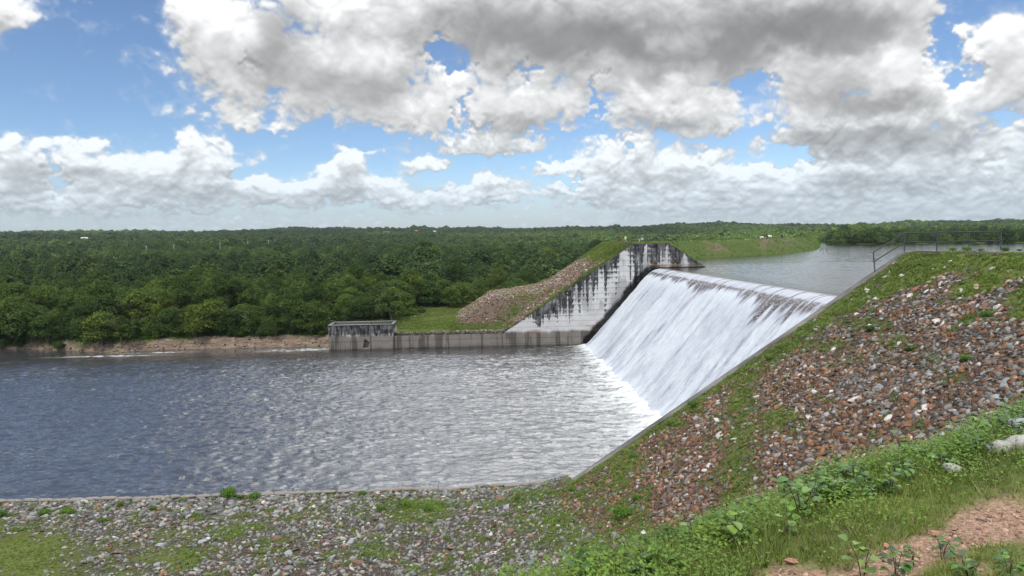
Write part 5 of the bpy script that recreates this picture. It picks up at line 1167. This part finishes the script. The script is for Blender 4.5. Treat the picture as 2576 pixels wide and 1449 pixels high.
for i in range(900):
    X = rp.uniform(-.8, 7.5); s = rp.uniform(-1.0, 1.5)
    # point on the brow line plus s outwards
    t = (X - BR0[0]) / .834; Xp = BR0[0] + .834 * t + BRN[0] * s; Yp = BR0[1] + .551 * t + BRN[1] * s
    x, y = cam2w(Xp, Yp); x, y = float(x), float(y)
    if float(path_mask(x, y)) > .05 or abs(Yp - (3.95 + .42 * (Xp - 1.8))) < .45 or s < -.75: continue
    z = float(near_h(x, y)); px, py = proj(x, y, z)
    if not (1280 < px < 2640 and py < 1500): continue
    if rp.random() > .30: continue
    lime = 1480 < px < 1860 and rp.random() < .6 or rp.random() < .15
    pair = rp.choice(LIME) if lime else rp.choice(BROAD)
    pxx = 'in the left part of the bank' if px < 1700 else ('in the middle of the bank' if px < 2150 else 'near the right edge')
    if lime: put_plant(x, y, z, pair, rp.uniform(.6, 1.0), 'yellow green round leaved plant on the brow ' + pxx, 'yellow green plants ' + pxx)
    else:
        bh = ('upright', 'dense', 'lanky', 'low')[BROAD.index(pair)]; s2 = 'down the slope side' if s > .5 else ('on the crest' if s > -.2 else 'on the path side'); put_plant(x, y, z, pair, rp.uniform(.45, .8), f'{bh} broad leaved plant {pxx}, {s2}', f'{bh} broad leaved plants {pxx}, {s2}')
    cnt += 1
    if cnt > 190: break
for px, py, k, sc, lb in ((2170, 1440, 2, .95, 'upright plant with big bright green leaves on the near side of the dirt path'), (2255, 1445, 0, .9, 'plant with tall rounded leaves in front of the path, beside the biggest plant'), (2300, 1395, 3, .8, 'small thin plant with two dark leaves standing on the path'), (2370, 1380, 1, .8, 'plant with pale leaves at the right side of the path'), (2440, 1440, 1, .9, 'dark low plant in the grass at the bottom right'), (2540, 1420, 0, .8, 'leafy plant in the grass close to the bottom right corner')):
    p = hit(px, py, t0=1.5, t1=20)
    if p: put_plant(p[0], p[1], p[2], BROAD[k], sc * .62, lb, None)
# pale rocks showing through the plants at the right edge
r_ = random.Random(3)
for px, py, s, lb, c in ((2570, 1108, .4, 'flat grey slab of rock at the right edge among plants', (.26, .27, .28)), (2560, 1150, .24, 'whitish rock under the grey slab at the right edge', (.28, .27, .25)), (2515, 1168, .22, 'pale rock half hidden by plants left of the whitish rock', (.26, .25, .23)), (2395, 1200, .16, 'small pale rock peeping out of the plants on the brow', (.26, .25, .23))):
    p = hit(px, py, t0=4, t1=30)
    if not p: continue
    V, F = ROUND[r_.randrange(8)]; o = mk('rock', V * s, F, m_stone, None, colors=np.tile(c, (len(V), 1))); o.location = (p[0], p[1], p[2] + .06); o.rotation_euler = (r_.uniform(-.3, .3), r_.uniform(-.3, .3), r_.uniform(0, 6)); tag(o, lb, 'rock')
# small bushes among the stones of the foreshore and on the slope
V, F, sh_ = crown_arrays(1501, 1700, .035, .5, .66, 9, .03, .95, .22); m_bush = leafmat('bush_leaves', (.035, .08, .012), (.17, .30, .035), True, .3)
bc = mk('foliage', V, F, m_bush, attrs={'shade': sh_}); COL.objects.unlink(bc); tb = MB(); [tb.tube([(0, 0, -.1), (math.cos(a) * .12, math.sin(a) * .12, .25), (math.cos(a) * .3, math.sin(a) * .3, .5)], [.012, .008, .004], 4, False) for a in (0, 1.6, 3, 4.6)]; bs_ = tb.build('stem', m_stem); COL.objects.unlink(bs_)
for px, py, s, lb in ((574, 1254, 1.15, 'tall bright bush standing against the water behind the sandbags'), (640, 1254, .85, 'second bush against the water, right of the tallest one'), (605, 1256, .6, 'low bush between the two bushes at the water'), (307, 1272, .55, 'small bush just behind the sandbags left of the iron stake'),
    (458, 1262, .5, 'small bush by the sandbags right of the iron stake'), (113, 1296, .8, 'round bright bush near the left edge among grey stones'), (170, 1294, .9, 'wide dark bush beside the round bright one at the left'), (2, 1300, .9, 'bush cut by the left edge of the view'), (386, 1282, .5, 'yellow green bush low among the stones below the sandbags'),
    (256, 1312, .5, 'small yellowish bush above the lawn'), (275, 1285, .5, 'bush among grey stones right of the wide dark bush'), (911, 1246, .6, 'bush at the sandbag row near the middle of the shore'), (1562, 1305, 1.1, 'dark feathery bush at the foot of the rust brown slope'), (1015, 1272, .8, 'bush in the green patch on the middle foreshore'), (1075, 1285, .7, 'right bush in the green patch on the middle foreshore'), (960, 1285, .6, 'left bush in the green patch on the middle foreshore'),
    (1300, 1262, .5, 'little bush below the raised sandbags'), (1440, 1235, .5, 'little bush where the sandbags meet the slope'), (1470, 1190, .5, 'little bush at the lower end of the sloping wall'), (1590, 1150, .5, 'bush against the lower part of the sloping wall'), (1745, 1025, .7, 'dark green bush against the middle of the sloping wall'), (1690, 1070, .6, 'bush beside the wall below the foam'),
    (1935, 905, .6, 'bush beside the upper part of the sloping wall'), (2105, 755, .8, 'rounded bush on the wall where the lip of the fall ends'), (1600, 1255, .5, 'yellow bush among brown stones low on the slope'), (2190, 835, .6, 'bush in the grass band above the brown stones'), (2290, 880, .5, 'bush among dark stones high on the right slope'), (2480, 800, .6, 'bush in the grass under the crest at the right'), (2430, 905, .5, 'small bush among stones near the right edge')):
    p = hit(px, py, t0=10, t1=80)
    if not p: continue
    e = empty('bush', p, rp.uniform(0, 6)); e.scale = (s, s, s * (1.25 if s > 1.1 else .95)); tag(e, lb, 'bush')
    for o in (bc, bs_): q = o.copy(); COL.objects.link(q); q.parent = e
for px, s, lb in ((2395, .45, 'leafy weed on the crest left of the third railing post'), (2432, .55, 'leafy weed on the crest around the third railing post'), (2468, .35, 'creeping weed on the crest between the last two posts'), (2530, .45, 'weed on the crest right of the last railing post'), (2565, .3, 'low weed on the crest at the right edge')):
    p = atz(px, 632, TOP); e = empty('weed', (p[0], p[1], TOP - .02), rp.uniform(0, 6)); e.scale = (s, s, s); tag(e, lb, 'weed')
    for o in (bc, bs_): q = o.copy(); COL.objects.link(q); q.parent = e
# twigs
mb = MB()
# ------------------------------------------------------------------ people and animals
m_skin = simple('brown_skin', (.16, .085, .055), .6); m_hair = simple('black_hair', (.012, .010, .010), .7)
def cloth(name, col): return simple(name, col, .85, 0, .15, 12)
def skin_body(name, J, E_, root, mat, parent, sub=1):
    me = bpy.data.meshes.new(name); me.from_pydata([j[:3] for j in J], E_, []); o = bpy.data.objects.new(name, me); COL.objects.link(o); o.parent = parent
    sk = o.modifiers.new('skin', 'SKIN'); sk.use_smooth_shade = True
    for i, j in enumerate(J): v = me.skin_vertices[0].data[i]; v.radius = (j[3], j[4] if len(j) > 4 else j[3]); v.use_root = (i == root)
    sb = o.modifiers.new('smooth', 'SUBSURF'); sb.levels = sb.render_levels = sub; me.materials.append(mat); return o
def loft(rings, n=14):
    V = []; F = []
    for (cx, cy, cz, rx_, ry_) in rings:
        for k in range(n): a = 2 * math.pi * k / n; V.append((cx + rx_ * math.cos(a), cy + ry_ * math.sin(a), cz))
    for i in range(len(rings) - 1):
        for k in range(n): F.append((i * n + k, i * n + (k + 1) % n, (i + 1) * n + (k + 1) % n, (i + 1) * n + k))
    return V, F
def person(x, y, z, H, rz, top, bottom, bottom_len, label, group=None, arms='down', hat=None, sleeve=.14, stance=.09):
    k = H / 1.72; rt_ = empty('person', (x, y, z), rz); tag(rt_, label, 'person', group); rt_.scale = (k, k, k)
    J = [(0, 0, .93, .145, .11), (0, 0, 1.12, .13, .10), (0, 0, 1.33, .16, .105), (0, 0, 1.45, .09, .08), (0, .01, 1.51, .052), (0, .015, 1.60, .082, .095), (0, .012, 1.68, .072, .085)]
    E_ = [(0, 1), (1, 2), (2, 3), (3, 4), (4, 5), (5, 6)]
    for s in (-1, 1):
        b = len(J); J += [(s * .09, 0, .86, .095), (s * (stance + .01), .01, .48, .06), (s * stance, -.01, .10, .04), (s * (stance + .01), .10, .035, .035)]; E_ += [(0, b), (b, b + 1), (b + 1, b + 2), (b + 2, b + 3)]
        b = len(J)
        if arms == 'down': P_ = [(s * .19, 0, 1.40, .055), (s * .235, -.01, 1.13, .042), (s * .25, .05, .88, .032), (s * .25, .07, .80, .03)]
        elif arms == 'crossed': P_ = [(s * .19, 0, 1.40, .055), (s * .23, .05, 1.15, .045), (s * .02, .20, 1.16, .035), (-s * .08, .19, 1.19, .03)]
        else: P_ = [(s * .19, 0, 1.40, .055), (s * .24, .06, 1.16, .042), (s * .18, .26, 1.08, .032), (s * .17, .32, 1.07, .03)]
        J += P_; E_ += [(3, b), (b, b + 1), (b + 1, b + 2), (b + 2, b + 3)]
    skin_body('body', J, E_, 0, m_skin, rt_, 2)
    V, F = loft([(0, 0, .86, .175, .135), (0, 0, 1.0, .165, .13), (0, 0, 1.2, .165, .125), (0, 0, 1.36, .195, .13), (0, 0, 1.45, .15, .11), (0, 0, 1.49, .08, .075)]); mb = MB(); mb.add(V, F)
    for s in (-1, 1):
        e = (s * .225, 0, 1.40 - sleeve * 1.6) if arms == 'down' else (s * .215, .03, 1.40 - sleeve * 1.4); mb.tube([(s * .13, 0, 1.43), (s * .19, 0, 1.40), e], [.07, .078, .066], 10, False)
    mb.build('shirt', top, rt_, True)
    mb = MB(); V, F = loft([(0, 0, .80, .17, .14), (0, 0, .95, .172, .135), (0, 0, 1.0, .165, .13)]); mb.add(V, F)
    for s in (-1, 1): mb.tube([(s * .09, 0, .90), (s * .095, 0, .70), (s * (stance + .01), .0, bottom_len)], [.11, .10, .075 if bottom_len < .3 else .095], 10, False)
    mb.build('shorts' if bottom_len > .3 else 'trousers', bottom, rt_, True)
    mb = MB(); V, F = loft([(0, -.01, 1.60, .093, .105), (0, -.01, 1.68, .096, .108), (0, -.005, 1.74, .07, .08), (0, 0, 1.765, .01, .01)]); mb.add(V, F)
    if hat: mb.box((-.07, .07, 1.655), (.07, .19, 1.672))
    mb.build('cap' if hat else 'hair', hat or m_hair, rt_, True)
    return rt_
CR = lambda x, y: float(far_h(x, y))
p = atz(1573.5, 610.8, 16.65); yy_ = 148.; x = aty(1573.5, 611, yy_)[0]
person(x, yy_, CR(x, yy_), 1.50, 3.0, cloth('lime_shirt', (.32, .62, .22)), cloth('pale_blue_trousers', (.30, .42, .46)), .14, 'person in lime green shirt and pale trousers standing on the far crest')
x = aty(1566.8, 611, yy_)[0]; person(x, yy_ - .5, CR(x, yy_), 1.02, 2.6, cloth('red_shirt', (.55, .02, .025)), cloth('red_shorts', (.42, .02, .03)), .52, 'small person dressed in red beside the one in lime green')
yy_ = 133.; x = aty(1615.8, 611, yy_)[0]; person(x, yy_, CR(x, yy_), 1.70, math.pi, cloth('grey_shirt', (.13, .14, .16)), cloth('pale_grey_shorts', (.42, .44, .46)), .50, 'person in dark cap, grey shirt and pale shorts behind the far railing', arms='crossed', hat=simple('black_cap', (.012, .012, .015), .7), sleeve=.2)
x = aty(1608.6, 611, yy_)[0]; person(x, yy_, CR(x, yy_), .84, 2.4, cloth('white_shirt', (.55, .58, .58)), cloth('pale_trousers', (.38, .45, .42)), .2, 'small child in white beside the person with the dark cap')
def cow(x, y, rz, mat, label, sc=1., graze=True, group=None):
    rt_ = empty('cow', (x, y, CR(x, y)), rz); rt_.scale = (sc,) * 3; tag(rt_, label, 'cow', group); hz = .45 if graze else 1.35
    J = [(.0, 0, .98, .30, .36), (.45, 0, 1.02, .30, .38), (.75, 0, 1.08, .24, .30), (-.5, 0, 1.02, .28, .30), (-.75, 0, 1.05, .17, .2), (1.0, 0, 1.0 if graze else 1.3, .15, .18), (1.22, 0, .7 if graze else 1.42, .12, .13), (1.38, 0, hz, .11, .11), (1.5, 0, hz - .18, .06, .07), (-.84, 0, .85, .03), (-.86, 0, .5, .025), (-.86, 0, .38, .04)]
    E_ = [(0, 1), (1, 2), (0, 3), (3, 4), (2, 5), (5, 6), (6, 7), (7, 8), (4, 9), (9, 10), (10, 11)]
    for s in (-1, 1):
        b = len(J); J += [(.6, s * .2, .75, .11), (.62, s * .19, .42, .06), (.60, s * .19, .05, .055), (-.62, s * .2, .78, .15), (-.50, s * .2, .60, .09), (-.72, s * .19, .38, .055), (-.66, s * .19, .05, .055)]
        E_ += [(1, b), (b, b + 1), (b + 1, b + 2), (3, b + 3), (b + 3, b + 4), (b + 4, b + 5), (b + 5, b + 6)]
    b = len(J); J += [(1.26, .16, hz + .10, .03), (1.26, -.16, hz + .10, .03)]; E_ += [(7, b), (7, b + 1)]
    skin_body('body', J, E_, 0, mat, rt_, 1)
m_white = simple('white_hide', (.55, .53, .48), .8, 0, .2, 3); m_brown = simple('dark_brown_hide', (.05, .032, .022), .8, 0, .4, 3)
for px, rz, m, lb, g in ((1916, .3, m_white, 'pale cow, leftmost of those grazing on the embankment', None), (1930, 1.2, m_brown, 'dark cow with pale patches between the two pale cows', None), (1936, 2.7, m_white, 'white cow grazing right of the dark one on the embankment', None)):
    yy_ = 226.; 
    x = aty(px, 598, yy_)[0]; cow(x, yy_, rz, m, lb, .82)
x = aty(1967, 602, 222.)[0]; cow(x, 222., 4.2, m_brown, 'dark brown cow standing on the top of the embankment slope', .9, False)
# bird
br = empty('bird', aty(487.5, 535.5, 160.)); tag(br, 'dark bird gliding alone in the sky above the wood', 'bird'); br.rotation_euler = (0.2, .55, .6)
mb = MB(); mb.tube([(0, -.2, 0), (0, -.08, .0), (0, .08, .0), (0, .2, .01), (0, .27, 0)], [.01, .05, .055, .035, .008], 8); mb.build('body', m_hair, br, True)
for s in (-1, 1):
    mb = MB(); W_s = [(.03, .10, -.08, .0), (.25, .12, -.07, .07), (.5, .04, -.08, .06), (.72, -.12, -.14, .0)]; V = []
    for (wx_, y1, y0, z_) in W_s: V += [(s * wx_, y1, z_ + .008), (s * wx_, y0, z_ + .008), (s * wx_, y0, z_ - .008), (s * wx_, y1, z_ - .008)]
    mb.add(V, [(4 * i + a, 4 * i + (a + 1) % 4, 4 * i + 4 + (a + 1) % 4, 4 * i + 4 + a) for i in range(3) for a in range(4)]); mb.build('wing', m_hair, br, False)
mb = MB(); mb.box((-.05, -.34, -.006), (.05, -.18, .006)); mb.build('tail', m_hair, br)
# ------------------------------------------------------------------ far away: tower, houses, poles, trees on the skyline
def far_spot(px, py, up_, r0=300, r1=2000):
    d = pdir(px, py); l = math.hypot(float(d[0]), float(d[1])); rr_ = np.linspace(r0, r1, 1500); X, Y, Z = d[0] / l * rr_, d[1] / l * rr_, EYE + d[2] / l * rr_
    g = Z - (far_h(X, Y) + up_); k = np.where(np.sign(g[:-1]) != np.sign(g[1:]))[0]
    i = int(k[0]) if len(k) else int(np.argmin(np.abs(g))); return float(X[i]), float(Y[i]), float(far_h(X[i], Y[i])), float(rr_[i])
m_mast = simple('galvanised_mast', (.35, .38, .40), .6); m_pole = simple('concrete_pole', (.30, .30, .29), .8)
def mast(x, y, z, h, w):
    rt_ = empty('lattice_tower', (x, y, z)); tag(rt_, 'pale lattice tower on the skyline at the far left', 'tower')
    for sx in (-1, 1):
        for sy in (-1, 1): mb = MB(); mb.tube([(sx * w, sy * w, 0), (sx * w * .6, sy * w * .6, h)], .16, 5); mb.build('leg', m_mast, rt_)
    mb = MB(); n = 9
    for i in range(n):
        z0, z1 = h * i / n, h * (i + 1) / n; a0 = w * (1 - .4 * i / n); a1 = w * (1 - .4 * (i + 1) / n)
        for q in range(4):
            c0 = [(-1, -1), (1, -1), (1, 1), (-1, 1)][q]; c1 = [(-1, -1), (1, -1), (1, 1), (-1, 1)][(q + 1) % 4]
            mb.tube([(c0[0] * a0, c0[1] * a0, z0), (c1[0] * a1, c1[1] * a1, z1)], .08, 4); mb.tube([(c0[0] * a1, c0[1] * a1, z1), (c1[0] * a1, c1[1] * a1, z1)], .08, 4)
    mb.build('bracing', m_mast, rt_)
x, y, z, r = far_spot(93.5, 583, 7, 1500, 1700); mast(x, y, z, 7 + 10 * r / FPX + 1, 1.7)
def house(px, py, w, wallc, roofc, label, two=False):
    x, y, z, r = far_spot(px, py, 8, 500, 1650); rt_ = empty('house', (x, y, z + 1.5), math.atan2(-x, y) + .25); tag(rt_, label, 'house'); d = w * .7; hh_ = 5.2
    mb = MB(); mb.box((-w / 2, -d / 2, -2), (w / 2, d / 2, hh_)); mb.build('wall', simple('house_wall', wallc, .9), rt_)
    mb = MB(); V = [(-w / 2 - .5, -d / 2 - .5, hh_ - .1), (w / 2 + .5, -d / 2 - .5, hh_ - .1), (w / 2 + .5, d / 2 + .5, hh_ - .1), (-w / 2 - .5, d / 2 + .5, hh_ - .1), (-w / 2 - .5, 0, hh_ + 2), (w / 2 + .5, 0, hh_ + 2)]
    mb.add(V, [(0, 1, 5, 4), (2, 3, 4, 5), (0, 3, 2, 1), (0, 4, 3, 3), (1, 2, 5, 5)]); mb.build('roof', simple('house_roof', roofc, .85), rt_)
    for q in (-.25, .22): mb = MB(); mb.box((q * w - .5, -d / 2 - .03, 2.6), (q * w + .5, -d / 2 + .02, 3.8)); f = mb.build('window', simple('window_dark', (.03, .03, .035), .3), rt_)
house(212, 598, 6, (.22, .09, .07), (.38, .36, .34), 'small red brown house with pale roof in the wood at the left')
house(1048, 580.5, 9, (.45, .28, .18), (.52, .22, .10), 'orange roofed house near the skyline in the middle')
house(1093, 581.5, 5, (.5, .48, .42), (.40, .38, .34), 'tiny pale house right of the orange roofed one')
for i, (px, py) in enumerate(((368, 619), (437, 616), (553, 611), (623, 608), (675, 605), (692, 603), (829, 589))):
    x, y, z, r = far_spot(px, py, 9.5, 300, 1500); h = 9.8; e = empty('utility_pole', (x, y, z)); tag(e, ['pale utility pole, leftmost of the row in the wood', 'second utility pole from the left in the wood', 'third utility pole from the left in the wood', 'utility pole in the middle of the row in the wood', 'left one of two utility poles standing close together', 'right one of two utility poles standing close together', 'tallest utility pole at the right end of the row'][i], 'pole', 'utility poles crossing the wood')
    mb = MB(); mb.tube([(0, 0, 0), (0, 0, h)], [.13, .10], 6); mb.build('pole', m_pole, e); mb = MB(); mb.box((-.9, -.06, h - .7), (.9, .06, h - .55)); mb.build('crossarm', m_pole, e)
# umbrella shaped trees
def umbrella(seed, rad, h):
    V, F, sh_ = crown_arrays(seed, 2600, .24, rad, h, 13, h * .62, .28, 0); V[:, 2] = np.maximum(V[:, 2], h * .6); c = mk('crown', V, F, m_leaf, attrs={'shade': sh_ * .5}); mb = MB()
    for a in (0, 2.1, 4.2): mb.tube([(0, 0, -.5), (.1, 0, h * .35), (math.cos(a) * rad * .35, math.sin(a) * rad * .35, h * .6), (math.cos(a) * rad * .7, math.sin(a) * rad * .7, h * .85)], [.3, .25, .15, .06], 6, False)
    t = mb.build('trunk', m_bark); COL.objects.unlink(c); COL.objects.unlink(t); return c, t
UM = umbrella(1601, 5.0, 8.)
def put_um(x, y, z, sc, lb):
    e = empty('tree', (x, y, z), rt.uniform(0, 6)); e.scale = (sc,) * 3; tag(e, lb, 'tree')
    for o in UM: q = o.copy(); COL.objects.link(q); q.parent = e
for px, sc, lb in ((2304, 1.5, 'left one of the two umbrella shaped trees on the right skyline'), (2338, 1.25, 'right one of the two umbrella shaped trees on the right skyline')):
    d = pdir(px, 553); l = math.hypot(float(d[0]), float(d[1])); x, y = float(d[0]) / l * 1640, float(d[1]) / l * 1640; put_um(x, y, CR(x, y) + 1, sc, lb)
d = pdir(2258, 590); l = math.hypot(float(d[0]), float(d[1])); x, y = float(d[0]) / l * 415, float(d[1]) / l * 415; put_um(x, y, CR(x, y), .95, 'spreading dark tree on the far shore of the reservoir, above the railing corner')
for px, sc, lb in ((295, 2.0, 'tall dark rounded tree rising above the left skyline'), (318, 1.8, 'broad dark tree right of the tallest one on the left skyline'), (622, 1.6, 'small knoll of trees on the skyline left of the middle'), (855, 1.5, 'rounded tree on the skyline above the wood left of centre'), (880, 1.6, 'right one of a pair of rounded trees on the skyline left of centre'), (170, 1.6, 'dark tree on the skyline right of the lattice tower')):
    d = pdir(px, 580); l = math.hypot(float(d[0]), float(d[1])); x, y = float(d[0]) / l * 1560, float(d[1]) / l * 1560; put_tree(x, y, CR(x, y) + 1, 0, sc, lb, 'tree', None)
for px, sc, rr_, lb in ((1065, 2.4, 330, 'big dark crown above the wood left of the far embankment'), (1090, 1.9, 300, 'dark crown in front of the big dark crown'), (1250, 1.9, 340, 'broad dark crown above the wood halfway to the embankment'), (1380, 1.6, 320, 'dark crown above the wood just left of the embankment'), (1500, 1.9, 420, 'dark tree mass behind the two people in lime and red')):
    d = pdir(px, 600); l = math.hypot(float(d[0]), float(d[1])); x, y = float(d[0]) / l * rr_, float(d[1]) / l * rr_; put_tree(x, y, CR(x, y), 0, sc, lb, 'tree', None)
# reeds and snags standing in the shallows at the tip of the embankment
mb = MB(); rr2 = random.Random(9)
for i in range(16):
    px = rr2.uniform(2062, 2098); p = atz(px, rr2.uniform(626, 636), LAKE); mb.tube([(p[0], p[1], LAKE - .3), (p[0] + rr2.uniform(-.4, .4), p[1], LAKE + rr2.uniform(.3, 1.1))], .05, 4)
o = mb.build('dead_branches', m_stem); tag(o, 'thin dead branches sticking out of the reservoir by the embankment tip', 'branches')

# ------------------------------------------------------------------ air: thin haze that only the far rises show
mb = MB(); mb.box((-1500, -60, -4), (1700, 2600, 95)); m_haze = bpy.data.materials.new('haze_air'); m_haze.use_nodes = True; nt_ = m_haze.node_tree; nt_.nodes.clear()
ho = N(nt_, 'ShaderNodeOutputMaterial'); hv = N(nt_, 'ShaderNodeVolumePrincipled'); hv.inputs['Color'].default_value = (.80, .90, 1, 1); hv.inputs['Density'].default_value = .00006; hv.inputs['Anisotropy'].default_value = .2
L(nt_, hv.outputs[0], ho.inputs['Volume']); hz_ = mb.build('haze', m_haze); tag(hz_, 'thin bluish haze over the wooded plain', None, kind='stuff')
S.cycles.volume_bounces = 0; S.cycles.volume_max_steps = 64
